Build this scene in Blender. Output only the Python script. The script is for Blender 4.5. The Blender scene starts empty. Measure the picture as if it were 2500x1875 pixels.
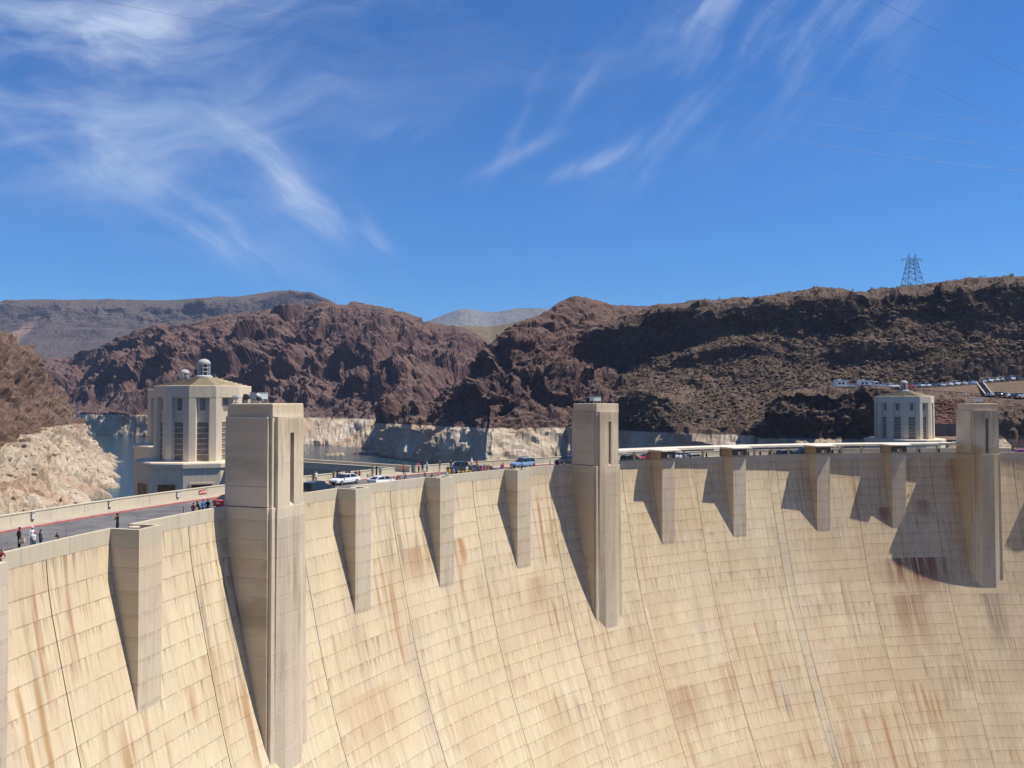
import bpy, bmesh, math, random
import numpy as np
from mathutils import Vector, Matrix
R_ = math.radians
random.seed(7)
sc = bpy.context.scene
COL = sc.collection

# ---------------------------------------------------------------- camera
CAM_H = 10.916                      # z = 0 is the top of the downstream parapet
F_PX, HOR = 2054.3, 978.0           # focal length and horizon row for a 2500 x 1875 picture
PITCH = math.atan((HOR - 937.5) / F_PX)
cam = bpy.data.cameras.new('camera')
cam.sensor_width = 36.0
cam.lens = 36.0 * F_PX / 2500.0
cam.clip_start, cam.clip_end = 0.5, 60000
camo = bpy.data.objects.new('camera', cam)
camo.location = (0, 0, CAM_H)
camo.rotation_euler = (math.pi / 2 + PITCH, 0, 0)
COL.objects.link(camo)
sc.camera = camo

# ---------------------------------------------------------------- sun, sky, exposure
SUN_AZ, SUN_EL = R_(88.2), R_(59.5)   # azimuth clockwise from +Y
sun = bpy.data.lights.new('sun', 'SUN')
sun.energy = 5.0
sun.angle = R_(0.53)
sun.color = (1.0, 0.93, 0.82)
suno = bpy.data.objects.new('sun', sun)
sdir = Vector((math.sin(SUN_AZ) * math.cos(SUN_EL), math.cos(SUN_AZ) * math.cos(SUN_EL), math.sin(SUN_EL)))
suno.rotation_euler = sdir.to_track_quat('Z', 'Y').to_euler()
suno.location = (200, 0, 300)
COL.objects.link(suno)
sc.view_settings.view_transform = 'Standard'
sc.view_settings.look = 'None'
sc.view_settings.gamma = 1.0
sc.view_settings.use_curve_mapping = False
sc.view_settings.exposure = 0.50
sc.cycles.use_denoising = True
sc.cycles.max_bounces = 6
sc.cycles.diffuse_bounces = 3
sc.cycles.use_adaptive_sampling = True
sc.cycles.adaptive_threshold = 0.03

class NT:
    """small node-tree writer"""
    def __init__(s, tree):
        s.t = tree
    def n(s, typ, **kw):
        nd = s.t.nodes.new(typ)
        for k, v in kw.items():
            setattr(nd, k, v)
        return nd
    def link(s, a, b):
        s.t.links.new(a, b)
    def _in(s, sock, v):
        if isinstance(v, bpy.types.NodeSocket):
            s.link(v, sock)
        else:
            if sock.type == 'RGBA' and hasattr(v, '__len__') and len(v) == 3:
                v = (*v, 1.0)
            sock.default_value = v
    def math(s, op, a, b=None, c=None, clamp=False):
        nd = s.n('ShaderNodeMath', operation=op)
        nd.use_clamp = clamp
        for i, v in enumerate((a, b, c)):
            if v is not None:
                s._in(nd.inputs[i], v)
        return nd.outputs[0]
    def vec(s, x, y, z):
        nd = s.n('ShaderNodeCombineXYZ')
        for i, v in enumerate((x, y, z)):
            s._in(nd.inputs[i], v)
        return nd.outputs[0]
    def sep(s, v):
        nd = s.n('ShaderNodeSeparateXYZ')
        s.link(v, nd.inputs[0])
        return nd.outputs
    def vmath(s, op, a, b=None):
        nd = s.n('ShaderNodeVectorMath', operation=op)
        s._in(nd.inputs[0], a)
        if b is not None:
            s._in(nd.inputs[1], b)
        return nd.outputs[0]
    def noise(s, vec, scale=1.0, detail=4.0, rough=0.55, dist=0.0, dim='3D', out=0):
        nd = s.n('ShaderNodeTexNoise', noise_dimensions=dim)
        s._in(nd.inputs['Vector'], vec)
        nd.inputs['Scale'].default_value = scale
        nd.inputs['Detail'].default_value = detail
        nd.inputs['Roughness'].default_value = rough
        nd.inputs['Distortion'].default_value = dist
        return nd.outputs[out]
    def white(s, vec, out=0):
        nd = s.n('ShaderNodeTexWhiteNoise', noise_dimensions='3D')
        s._in(nd.inputs['Vector'], vec)
        return nd.outputs[out]
    def ramp(s, fac, lo, hi, a=0.0, b=1.0, smooth=True):
        nd = s.n('ShaderNodeMapRange', interpolation_type='SMOOTHSTEP' if smooth else 'LINEAR')
        s._in(nd.inputs['Value'], fac)
        nd.inputs['From Min'].default_value = lo
        nd.inputs['From Max'].default_value = hi
        nd.inputs['To Min'].default_value = a
        nd.inputs['To Max'].default_value = b
        return nd.outputs[0]
    def mix(s, fac, a, b, blend='MIX'):
        nd = s.n('ShaderNodeMix', data_type='RGBA', blend_type=blend)
        s._in(nd.inputs['Factor'], fac)
        s._in(nd.inputs['A'], a)
        s._in(nd.inputs['B'], b)
        return nd.outputs['Result']

# sky: Nishita daylight plus high thin cirrus, laid out by compass direction
world = bpy.data.worlds.new('World')
sc.world = world
world.use_nodes = True
world.cycles.sampling_method = 'MANUAL'
world.cycles.sample_map_resolution = 256
wt = world.node_tree
wt.nodes.clear()
w = NT(wt)
sky = w.n('ShaderNodeTexSky', sky_type='NISHITA')
sky.sun_disc = False
sky.sun_elevation = SUN_EL
sky.sun_rotation = SUN_AZ
sky.altitude = 400
sky.air_density = 1.0
sky.dust_density = 0.25
sky.ozone_density = 3.2
dirv = w.n('ShaderNodeTexCoord').outputs['Generated']
dx, dy, dz = w.sep(dirv)
AZ = w.math('MULTIPLY', w.math('ARCTAN2', dx, dy), 180 / math.pi)       # degrees right of +Y
EL = w.math('MULTIPLY', w.math('ARCSINE', dz), 180 / math.pi)
def field(ang, sp, sq, seed, warp):
    """fibrous cirrus texture whose threads run at ang degrees"""
    ca, sa = math.cos(R_(ang)), math.sin(R_(ang))
    p = w.math('ADD', w.math('MULTIPLY', AZ, ca), w.math('MULTIPLY', EL, sa))
    q = w.math('SUBTRACT', w.math('MULTIPLY', EL, ca), w.math('MULTIPLY', AZ, sa))
    v = w.vec(w.math('MULTIPLY', p, sp), w.math('MULTIPLY', q, sq), seed)
    v = w.vmath('ADD', v, w.vmath('MULTIPLY', WARP, (warp, warp * 1.6, 0)))
    return w.noise(v, 1.0, 7, .61)
WARP = w.vmath('SUBTRACT', w.noise(w.vec(w.math('MULTIPLY', AZ, .13), w.math('MULTIPLY', EL, .16), 4.2), 1.0, 2, .5, out=1), (.5, .5, .5))
FIELDS = [field(12, .08, .30, 1.0, .9), field(-36, .09, .44, 6.0, .9), field(44, .11, .46, 11.0, .9)]
def wisp(az, el, ang, la, lb, amp, fld, bend=0.0, lo=.40, hi=.80):
    """one cirrus feather: centre (az, el), long axis at ang, half sizes la x lb in degrees"""
    ca, sa = math.cos(R_(ang)), math.sin(R_(ang))
    a = w.math('SUBTRACT', AZ, az); e = w.math('SUBTRACT', EL, el)
    p = w.math('ADD', w.math('MULTIPLY', a, ca / la), w.math('MULTIPLY', e, sa / la))
    q = w.math('SUBTRACT', w.math('MULTIPLY', e, ca / lb), w.math('MULTIPLY', a, sa / lb))
    if bend:
        q = w.math('SUBTRACT', q, w.math('MULTIPLY', w.math('MULTIPLY', p, p), bend))
    g = w.math('ADD', w.math('MULTIPLY', p, p), w.math('MULTIPLY', q, q))
    g = w.math('EXPONENT', w.math('MULTIPLY', g, -1.0))
    return w.math('MULTIPLY', w.math('MULTIPLY', g, w.ramp(FIELDS[fld], lo, hi)), amp)
WISPS = [(-29, 20.8, 5, 7, 1.9, .80, 0, 0, .34, .78), (-22, 23.6, 20, 12, 2.6, .62, 0, 0, .38, .80), (-30, 15.8, -8, 11, 3.6, .50, 0, 0, .32, .80),
         (-23, 13.0, -26, 9, 2.2, .42, 1, 0, .36, .8), (-16.2, 15.6, -38, 4.2, 1.4, .56, 1, 0, .30, .78), (-14.4, 12.9, -46, 4.0, 1.4, .55, 1, 0, .32, .80), (-11.5, 11.6, -30, 4.0, 1.0, .34, 1),
         (-9.4, 11.0, -52, 2.4, .5, .36, 1, 0, .3, .8), (-8.5, 17.4, 22, 3.6, .8, .34, 2, 0, .36, .8), (-6, 25.2, 16, 6, 1.6, .45, 0, 0, .36, .8),
         (-20, 10.6, -22, 6, 1.0, .36, 1, 0, .34, .8), (5.4, 21.4, 50, 2.8, .6, .42, 2, 0, .34, .74), (.9, 19.3, 62, 3.4, .45, .36, 2, 0, .32, .74),
         (5.4, 15.7, 20, 2.6, .50, .55, 2, .35, .22, .66), (.5, 16.4, 25, 3.0, .45, .28, 2, 0, .3, .7), (13.0, 24.8, 22, 3.2, 1.15, .66, 2, 0, .30, .76),
         (8, 22.3, 10, 7, 1.2, .30, 0, 0, .36, .8), (18, 22.5, 52, 6, 3.2, .34, 2, 0, .40, .8), (10.5, 18.5, 46, 6, 2.4, .28, 2, 0, .38, .8),
         (24, 23.5, 54, 6, 3.2, .32, 2, 0, .36, .8), (-20, 19, 8, 14, 5.0, .42, 0, 0, .22, .85), (20, 13.5, 20, 6, 1.2, .10, 0), (12, 16.4, 35, 3, .8, .2, 2)]
cl = None
for a in WISPS:
    r = wisp(*a)
    cl = r if cl is None else w.math('ADD', cl, r)
# the same thin cirrus goes on outside the view
far = w.math('MULTIPLY', w.ramp(FIELDS[0], .47, .8), .5)
off = w.ramp(w.math('MAXIMUM', w.math('DIVIDE', w.math('ABSOLUTE', AZ), 38.0), w.math('DIVIDE', EL, 31.0)), .8, 1.2)
cl = w.math('ADD', cl, w.math('MULTIPLY', w.math('MULTIPLY', far, off), w.ramp(EL, 4, 14)))
cl = w.math('MINIMUM', w.math('MULTIPLY', cl, .82), .8)
skc = w.mix(1.0, sky.outputs[0], (.20, .51, .84), 'MULTIPLY')
skyc = w.mix(cl, skc, (4.4, 5.0, 6.3))
bg = w.n('ShaderNodeBackground')
bg.inputs['Strength'].default_value = 0.105
w.link(skyc, bg.inputs['Color'])
wo = w.n('ShaderNodeOutputWorld')
w.link(bg.outputs[0], wo.inputs['Surface'])

# ---------------------------------------------------------------- pixels to places
_c, _s = math.cos(PITCH), math.sin(PITCH)
def ray(u, v):
    x, y = (u - 1250) / F_PX, (v - 937.5) / F_PX
    return (x, _c + y * _s, _s - y * _c)
def at(u, v, Y):                       # the point seen at picture place (u, v), Y metres ahead
    d = ray(u, v); t = Y / d[1]
    return (d[0] * t, Y, CAM_H + d[2] * t)
def atz(u, z, Y):                      # column u, height z, Y metres ahead
    return ((u - 1250) / F_PX * Y * 1.0, Y, z)
def onz(u, v, z):                      # where the sight line meets height z
    d = ray(u, v); t = (z - CAM_H) / d[2]
    return (d[0] * t, d[1] * t, z)

# ---------------------------------------------------------------- noise in numpy
def _h(ix, iy, iz, seed):
    h = (ix.astype(np.int64) * 374761393 + iy.astype(np.int64) * 668265263 + iz.astype(np.int64) * 2147483647 + seed * 974634777) & 0xFFFFFFFF
    h = ((h ^ (h >> 13)) * 1274126177) & 0xFFFFFFFF
    h = (h ^ (h >> 16)) & 0xFFFFFFFF
    h = (h * 2246822519) & 0xFFFFFFFF
    h = h ^ (h >> 15)
    return (h & 0xFFFFFF) / float(0xFFFFFF)
def vnoise(P, seed=0):
    i = np.floor(P).astype(np.int64); f = P - i
    f = f * f * f * (f * (f * 6 - 15) + 10)
    o = 0
    for a in (0, 1):
        for b in (0, 1):
            for c in (0, 1):
                wgt = (f[:, 0] if a else 1 - f[:, 0]) * (f[:, 1] if b else 1 - f[:, 1]) * (f[:, 2] if c else 1 - f[:, 2])
                o = o + wgt * _h(i[:, 0] + a, i[:, 1] + b, i[:, 2] + c, seed)
    return o * 2 - 1
def fbm(P, octv=5, gain=.5, seed=0, ridged=False):
    o = 0; amp = 1.0; Q = P.copy(); tot = 0
    for k in range(octv):
        n = vnoise(Q, seed + k)
        if ridged:
            n = 1 - 2 * np.abs(n)
        o = o + amp * n; tot += amp
        amp *= gain; Q = Q * 2.03 + 17.3
    return o / tot
def facets(P, seed=0, soft=.16):
    """blocky rock: every Worley cell is its own tilted slab, with narrow ramps between slabs"""
    i = np.floor(P).astype(np.int64)
    b1 = np.full(len(P), 1e9); v1 = np.zeros(len(P)); b2 = b1.copy(); v2 = v1.copy()
    for a in (-1, 0, 1):
        for b in (-1, 0, 1):
            for c in (-1, 0, 1):
                ci, cj, ck = i[:, 0] + a, i[:, 1] + b, i[:, 2] + c
                ox, oy, oz = _h(ci, cj, ck, seed), _h(ci, cj, ck, seed + 1), _h(ci, cj, ck, seed + 2)
                d0, d1, d2 = P[:, 0] - ci - ox, P[:, 1] - cj - oy, P[:, 2] - ck - oz
                dd = d0 * d0 + d1 * d1 + d2 * d2
                val = (_h(ci, cj, ck, seed + 3) - .5) * 1.6 + 2 * (d0 * (ox - .5) + d1 * (oy - .5) + d2 * (oz - .5))
                m1 = dd < b1; m2 = (~m1) & (dd < b2)
                b2 = np.where(m1, b1, np.where(m2, dd, b2)); v2 = np.where(m1, v1, np.where(m2, val, v2))
                b1 = np.where(m1, dd, b1); v1 = np.where(m1, val, v1)
    e = np.clip((np.sqrt(b2) - np.sqrt(b1)) / soft, 0, 1)
    wgt = .5 * (1 - e * e * (3 - 2 * e))
    return v1 * (1 - wgt) + v2 * wgt - .5 * b1

# ---------------------------------------------------------------- scene helpers
def tag(o, label=None, cat=None, group=None, kind=None):
    if label: o['label'] = label
    if cat: o['category'] = cat
    if group: o['group'] = group
    if kind: o['kind'] = kind
    return o
def link(o, parent=None):
    COL.objects.link(o)
    if parent is not None:
        o.parent = parent
    return o
def empty(name, loc=(0, 0, 0), rz=0.0, parent=None):
    o = bpy.data.objects.new(name, None)
    o.empty_display_size = .3
    o.location = loc; o.rotation_euler = (0, 0, rz)
    return link(o, parent)
def copy_tree(o, parent=None):
    c = o.copy(); COL.objects.link(c); c.parent = parent
    for ch in o.children:
        copy_tree(ch, c)
    return c
class MB:
    """collects faces, builds one mesh object"""
    def __init__(s):
        s.v, s.f, s.m = [], [], []
    def add(s, vs, fs, mi=0):
        b = len(s.v)
        s.v += [tuple(p) for p in vs]
        s.f += [tuple(b + i for i in f) for f in fs]
        s.m += [mi] * len(fs)
        return s
    def box(s, x0, x1, y0, y1, z0, z1, mi=0):
        return s.add([(x0, y0, z0), (x1, y0, z0), (x1, y1, z0), (x0, y1, z0), (x0, y0, z1), (x1, y0, z1), (x1, y1, z1), (x0, y1, z1)],
                     [(3, 2, 1, 0), (4, 5, 6, 7), (0, 1, 5, 4), (1, 2, 6, 5), (2, 3, 7, 6), (3, 0, 4, 7)], mi)
    def loft(s, rings, mi=0, cap0=True, cap1=True):
        n = len(rings[0]); fs = []
        for k in range(len(rings) - 1):
            for i in range(n):
                j = (i + 1) % n
                fs.append((k * n + i, k * n + j, (k + 1) * n + j, (k + 1) * n + i))
        if cap0: fs.append(tuple(reversed(range(n))))
        if cap1: fs.append(tuple((len(rings) - 1) * n + i for i in range(n)))
        return s.add([p for r in rings for p in r], fs, mi)
    def prism(s, poly, z0, z1, mi=0):
        return s.loft([[(x, y, z0) for x, y in poly], [(x, y, z1) for x, y in poly]], mi)
    def lathe(s, prof, n=12, c=(0, 0), mi=0, ph=0.0):
        return s.loft([[(c[0] + r * math.cos(ph + 2 * math.pi * i / n), c[1] + r * math.sin(ph + 2 * math.pi * i / n), z) for i in range(n)] for r, z in prof], mi)
    def bar(s, p, q, r, n=6, mi=0, r2=None):
        p, q = Vector(p), Vector(q); d = (q - p).normalized()
        a = d.orthogonal().normalized(); b = d.cross(a)
        r2 = r if r2 is None else r2
        ring = lambda c, rr: [c + (a * math.cos(2 * math.pi * i / n) + b * math.sin(2 * math.pi * i / n)) * rr for i in range(n)]
        return s.loft([ring(p, r), ring(q, r2)], mi)
    def obj(s, name, mats, parent=None, smooth=False, loc=None):
        me = bpy.data.meshes.new(name)
        me.from_pydata(s.v, [], s.f)
        mats = mats if isinstance(mats, (list, tuple)) else [mats]
        for m in mats:
            me.materials.append(m)
        if any(s.m):
            me.polygons.foreach_set('material_index', s.m)
        if smooth:
            me.polygons.foreach_set('use_smooth', [True] * len(me.polygons))
        me.update()
        o = bpy.data.objects.new(name, me)
        if loc: o.location = loc
        return link(o, parent)
def grid_obj(name, P, nu, nv, mat, smooth=False):
    """P: (nv*nu, 3) array, rows of nu"""
    me = bpy.data.meshes.new(name)
    me.vertices.add(nu * nv)
    me.vertices.foreach_set('co', P.astype(np.float32).ravel())
    i = (np.arange(nv - 1)[:, None] * nu + np.arange(nu - 1)[None, :]).ravel()
    q = np.stack([i, i + 1, i + 1 + nu, i + nu], 1).astype(np.int32)
    me.loops.add(q.size); me.polygons.add(len(q))
    me.loops.foreach_set('vertex_index', q.ravel())
    me.polygons.foreach_set('loop_start', np.arange(0, q.size, 4, dtype=np.int32))
    me.update(calc_edges=True)
    me.polygons.foreach_set('use_smooth', np.full(len(q), smooth))
    me.materials.append(mat)
    o = bpy.data.objects.new(name, me)
    return link(o)

# ---------------------------------------------------------------- materials
def mat(name, col=(.5, .5, .5), rough=.6, metal=0.0, spec=.5, var=0.0, vscale=3.0, coat=0.0):
    m = bpy.data.materials.new(name); m.use_nodes = True
    t = NT(m.node_tree)
    b = m.node_tree.nodes['Principled BSDF']
    b.inputs['Roughness'].default_value = rough
    b.inputs['Metallic'].default_value = metal
    b.inputs['Specular IOR Level'].default_value = spec
    if coat: b.inputs['Coat Weight'].default_value = coat
    if var:
        tc = t.n('ShaderNodeTexCoord').outputs['Object']
        n = t.noise(tc, vscale, 5, .6)
        c = t.mix(t.ramp(n, .3, .7), tuple(x * (1 - var) for x in col), tuple(min(1, x * (1 + var)) for x in col))
        t.link(c, b.inputs['Base Color'])
    else:
        b.inputs['Base Color'].default_value = (*col, 1)
    return m
# the arch: downstream face of the crest is a circle about (CX, CY)
CX, CY, RD = 99.985, 39.902, 138.0
G, GC, THC = .12831, .14789, -.35309
def th(k):                              # angle of bay k: towers at 0, 4, 9, buttresses between
    return THC - GC / 2 - G * (6 - k) if k <= 6.5 else THC + GC / 2 + G * (k - 7)
def pol(t, r, z=0.0):
    return (CX + r * math.sin(t), CY + r * math.cos(t), z)
_hh = [0, 2, 5, 10, 15, 20, 25, 30, 36, 45, 60, 80, 110, 150]
_oo = [0, 0, .46, 1.58, 2.74, 3.98, 5.42, 7.2, 9.7, 13.6, 21, 33, 54, 86]
def foff(z):                            # how far the face has swung out at height z
    return float(np.interp(-z, _hh, _oo))
LIFT, BAND = 1.95, 1.3
ROAD, WALK, WALK_D = -1.25, -1.10, -.90
R_IN, R_KERB_D, R_KERB_U, R_UP0, R_UP = 138.42, 140.2, 151.7, 153.55, 154.0

def concrete(name, light, tan, grey, streak=1.0, rust=.5, lines=True, panel=1.0, dirt=.35, stains=(), attr=False):
    m = bpy.data.materials.new(name); m.use_nodes = True
    t = NT(m.node_tree)
    b = m.node_tree.nodes['Principled BSDF']
    b.inputs['Roughness'].default_value = .9
    b.inputs['Specular IOR Level'].default_value = .15
    pos = t.n('ShaderNodeNewGeometry').outputs['Position']
    x, y, z = t.sep(t.vmath('SUBTRACT', pos, (CX, CY, 0)))
    u = t.math('MULTIPLY', t.math('ARCTAN2', x, y), RD)
    d = t.math('DIVIDE', t.math('SUBTRACT', t.math('MULTIPLY', z, -1.0), BAND), LIFT)
    row = t.math('FLOOR', d)
    fr = t.math('SUBTRACT', d, row)
    if attr:                            # panels carry their own lift number and height
        row = t.n('ShaderNodeAttribute', attribute_name='lift_row').outputs['Fac']
        fr = t.n('ShaderNodeAttribute', attribute_name='lift_t').outputs['Fac']
    colm = t.math('FLOOR', t.math('DIVIDE', t.math('ADD', u, 165.2), 17.7066))
    # patches
    big = t.noise(t.vec(t.math('MULTIPLY', u, .075), t.math('MULTIPLY', z, .05), 1.3), 1.0, 4, .6)
    if attr:                            # the base leans more to tan along the far half
        big = t.math('ADD', big, t.ramp(u, -130, -10, -.05, .11))
    c = t.mix(t.ramp(big, .36, .66), light, tan)
    pid = t.white(t.vec(colm, row, 5.0))
    pid2 = t.noise(t.vec(t.math('MULTIPLY', u, .22), t.math('MULTIPLY', z, .16), 17.0), 1.0, 3, .6)
    c = t.mix(t.math('MULTIPLY', t.ramp(pid, .45, 1.0), .30 * panel), c, tuple(k * .80 for k in tan))
    c = t.mix(t.math('MULTIPLY', t.ramp(pid2, .50, .66), .75 * panel), c, tuple(min(.9, k * 1.15) for k in light))
    # broad grey washes that run down the face
    wash = t.noise(t.vec(t.math('MULTIPLY', u, .30), t.math('MULTIPLY', z, .022), 7.7), 1.0, 3, .5)
    c = t.mix(t.math('MULTIPLY', t.ramp(wash, .55, .72), .6), c, grey)
    # fine streaks
    s1 = t.noise(t.vec(t.math('MULTIPLY', u, 1.35), t.math('MULTIPLY', z, .085), 23.0), 1.0, 5, .62)
    c = t.mix(t.math('MULTIPLY', t.ramp(s1, .50, .74), .55 * streak), c, tuple(k * .60 for k in tan))
    s1b = t.noise(t.vec(t.math('MULTIPLY', u, 2.1), t.math('MULTIPLY', z, .10), 13.0), 1.0, 4, .6)
    c = t.mix(t.math('MULTIPLY', t.ramp(s1b, .55, .75), .55 * streak), c, tuple(min(.9, k * 1.3) for k in light))
    # drips that start at the lift joints
    zone = t.ramp(t.noise(t.vec(t.math('MULTIPLY', u, .16), t.math('MULTIPLY', z, .11), 21.0), 1.0, 3, .6), .42, .62)
    s2 = t.noise(t.vec(t.math('MULTIPLY', u, 3.6), t.math('MULTIPLY', z, .12), t.math('MULTIPLY', row, .06)), 1.0, 3, .6)
    drip = t.math('MULTIPLY', t.ramp(s2, .50, .72), t.math('SUBTRACT', 1.0, t.math('MULTIPLY', fr, .85)))
    drip = t.math('MULTIPLY', drip, t.math('ADD', t.math('MULTIPLY', zone, .70), .30))
    c = t.mix(t.math('MULTIPLY', drip, .80 * streak), c, (.235, .14, .075))
    # long rust and ochre runs
    s3 = t.noise(t.vec(t.math('MULTIPLY', u, .85), t.math('MULTIPLY', z, .03), 44.0), 1.0, 3, .55)
    zone3 = t.ramp(t.noise(t.vec(t.math('MULTIPLY', u, .045), t.math('MULTIPLY', z, .07), 3.0), 1.0, 2, .5), .5, .62)
    c = t.mix(t.math('MULTIPLY', t.math('MULTIPLY', t.ramp(s3, .53, .68), zone3), rust), c, (.30, .14, .045))
    s4 = t.noise(t.vec(t.math('MULTIPLY', u, .9), t.math('MULTIPLY', z, .05), 60.0), 1.0, 5, .7)
    zone4 = t.ramp(t.noise(t.vec(t.math('MULTIPLY', u, .05), t.math('MULTIPLY', z, .06), 31.0), 1.0, 2, .5), .55, .68)
    c = t.mix(t.math('MULTIPLY', t.math('MULTIPLY', t.ramp(s4, .5, .66), zone4), .6 * streak), c, (.12, .10, .075))
    # single big stains: (arc metre, top, half width, length, colour, strength, thread frequency)
    for su, sz, sw, sl, scol, sk, fq in stains:
        thr = t.noise(t.vec(t.math('MULTIPLY', u, fq), t.math('MULTIPLY', z, .06), su), 1.0, 3, .6)
        wv = t.math('MULTIPLY', t.math('SUBTRACT', t.noise(t.vec(su, 0.0, t.math('MULTIPLY', z, .22)), 1.0, 3, .6), .5), min(sw, .9) * 1.6)
        a = t.ramp(t.math('ABSOLUTE', t.math('SUBTRACT', t.math('ADD', u, wv), su)), sw * .25, sw * 1.25, 1, 0)
        dn = t.math('SUBTRACT', sz, z)
        a = t.math('MULTIPLY', a, t.math('MULTIPLY', t.ramp(dn, -.05, .25), t.ramp(t.math('ADD', dn, t.math('MULTIPLY', thr, sl * .8)), sl * .7, sl * 1.5, 1, 0)))
        a = t.math('MULTIPLY', a, t.ramp(thr, .30, .56) if fq > .5 else t.ramp(t.noise(t.vec(t.math('MULTIPLY', u, 1.5), t.math('MULTIPLY', z, .12), su), 1.0, 4, .65), .28, .6, .25, 1.0))
        c = t.mix(t.math('MULTIPLY', a, sk), c, scol)
    # dirt that gathers along joints
    if lines:
        e = t.math('MINIMUM', fr, t.math('SUBTRACT', 1.0, fr))
        wob = t.noise(t.vec(t.math('MULTIPLY', u, 1.6), t.math('MULTIPLY', z, 1.2), 2.0), 1.0, 4, .7)
        ln = t.math('MULTIPLY', t.ramp(e, .0, .055, 1.0, 0.0), t.ramp(wob, .36, .60))
        c = t.mix(t.math('MULTIPLY', ln, .45), c, (.20, .145, .095))
        s5 = t.noise(t.vec(t.math('MULTIPLY', u, 6.0), t.math('MULTIPLY', z, .3), t.math('MULTIPLY', row, 2.7)), 1.0, 2, .6)
        hang = t.math('MULTIPLY', t.ramp(s5, .52, .70), t.ramp(fr, .0, .45, 1, 0))
        c = t.mix(t.math('MULTIPLY', hang, .5 * streak), c, (.19, .13, .085))
    gr = t.noise(pos, 9.0, 4, .7)
    c = t.mix(t.math('MULTIPLY', t.ramp(gr, .35, .75), dirt * .5), c, tuple(k * .62 for k in tan))
    t.link(c, b.inputs['Base Color'])
    bp = t.n('ShaderNodeBump')
    bp.inputs['Strength'].default_value = .25
    bp.inputs['Distance'].default_value = .03
    t.link(t.noise(pos, 5.0, 6, .65), bp.inputs['Height'])
    t.link(bp.outputs[0], b.inputs['Normal'])
    return m

M_FACE = concrete('dam_face_concrete', (.60, .505, .345), (.52, .41, .265), (.43, .375, .275), 1.1, .7, True, .5, .45,
    [(-18.3, -21.0, 8.5, 8.0, (.15, .045, .03), .95, 1.3), (-23.8, -11.0, 1.6, 5.0, (.20, .07, .035), .8, 2.2), (-15.0, -9.6, 2.0, 4.0, (.20, .085, .045), .55, 2.0), (-7.5, -1.4, 1.3, 26, (.36, .20, .06), .55, 1.2), (-21.5, -28, 4.5, 12, (.20, .10, .06), .6, 2.2),
     (-126.6, -9.2, .42, 22, (.34, .22, .10), .8, .1), (-125.3, -9.2, .9, 6, (.36, .15, .05), .8, 2.2), (-135.2, -9.2, 3.2, 5.5, (.29, .15, .07), .55, 2.4), (-196.4, -9.3, .35, 30, (.36, .20, .07), .8, .1), (-194.5, -9.3, .35, 30, (.36, .20, .07), .8, .1),
     (-173.4, -13.2, 2.2, 12, (.40, .26, .12), .5, 2.2), (-81.5, -38, 4.2, 8, (.28, .15, .08), .55, 2.4), (-69.5, -36, 2.4, 9, (.28, .15, .08), .5, 2.4), (-48.75, -14, 1.3, 60, (.45, .42, .33), .5, .1), (-3.0, -28, 2.6, 14, (.13, .11, .09), .6, 1.8), (-149, -24, 5.5, 8, (.47, .32, .17), .6, .1), (-110, -17, 2.5, 7, (.30, .16, .07), .45, 2.0)], True)
M_BUTT = concrete('buttress_concrete', (.585, .505, .38), (.515, .425, .305), (.45, .39, .30), .8, .15, True, .4, .5)
M_TOWER = concrete('tower_concrete', (.60, .52, .39), (.52, .435, .315), (.44, .38, .29), .9, .15, False, .15, .5,
    [(-165.2, 9.15, 4.5, 3.5, (.25, .20, .14), .55, 2.6), (-94.4, 9.0, 4.5, 3.5, (.25, .20, .14), .55, 2.6), (-3.1, 8.9, 4.5, 4.5, (.27, .20, .12), .65, 2.2), (-165.2, -1.2, 4.5, 20, (.34, .27, .19), .45, 2.0), (-94.4, -1.2, 4.5, 20, (.34, .27, .19), .45, 2.0),
     (-3.1, 1.5, 5, 26, (.46, .34, .13), .55, .9), (-5.5, 2.0, 1.2, 20, (.40, .24, .08), .6, 1.5), (-165.2, 10.6, 4.5, 1.5, (.45, .36, .2), .4, 2.0), (-3.1, 10.3, 4.5, 1.6, (.45, .28, .12), .5, 2.0)])
M_PARA = concrete('parapet_concrete', (.53, .48, .375), (.47, .41, .30), (.40, .37, .31), .5, .05, False, .15)
M_INTAKE = concrete('intake_concrete', (.66, .565, .435), (.58, .485, .36), (.52, .44, .335), .5, .0, False, .1)
M_SEAM = mat('dirty_joint_gap', (.10, .072, .05), .95, spec=.1)  # dark dirt colour behind the open joints
M_SEAM2 = mat('fine_joint_gap', (.24, .19, .135), .95, spec=.1)
M_ASPH = mat('asphalt', (.125, .120, .120), .9, spec=.2, var=.25, vscale=.5)
M_WALKC = mat('sidewalk_concrete', (.36, .31, .255), .9, spec=.2, var=.15, vscale=.8)
M_REDP = mat('red_kerb_paint', (.40, .13, .12), .7, var=.25, vscale=1.5)
M_REDPAVE = mat('red_paving', (.30, .12, .095), .85, var=.25, vscale=1.2)
M_METALD = mat('dark_metal', (.05, .05, .052), .5, .6)
M_METALG = mat('grey_metal', (.34, .36, .37), .45, .5)
M_GALV = mat('pale_blue_metal', (.42, .50, .53), .45, .2)
M_DOME = mat('dull_lantern_metal', (.36, .37, .36), .8, .0, .2, .15, 2.0)
M_WHITE = mat('white_paint', (.74, .74, .72), .5)
M_GLASSD = mat('dark_glass', (.016, .02, .026), .08, 0, .6)
M_BGLASS = mat('dusty_booth_glass', (.075, .07, .06), .35, var=.3, vscale=1.5)
M_LAMPG = mat('lamp_glass', (.55, .53, .48), .25)
M_BROWND = mat('brown_door', (.17, .085, .04), .6, var=.3, vscale=.7)
M_ROOFT = mat('weathered_roof_concrete', (.36, .30, .195), .9, var=.2, vscale=.7)
M_BOOTH = mat('booth_boards', (.33, .26, .17), .8, var=.2, vscale=1.2)
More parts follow.
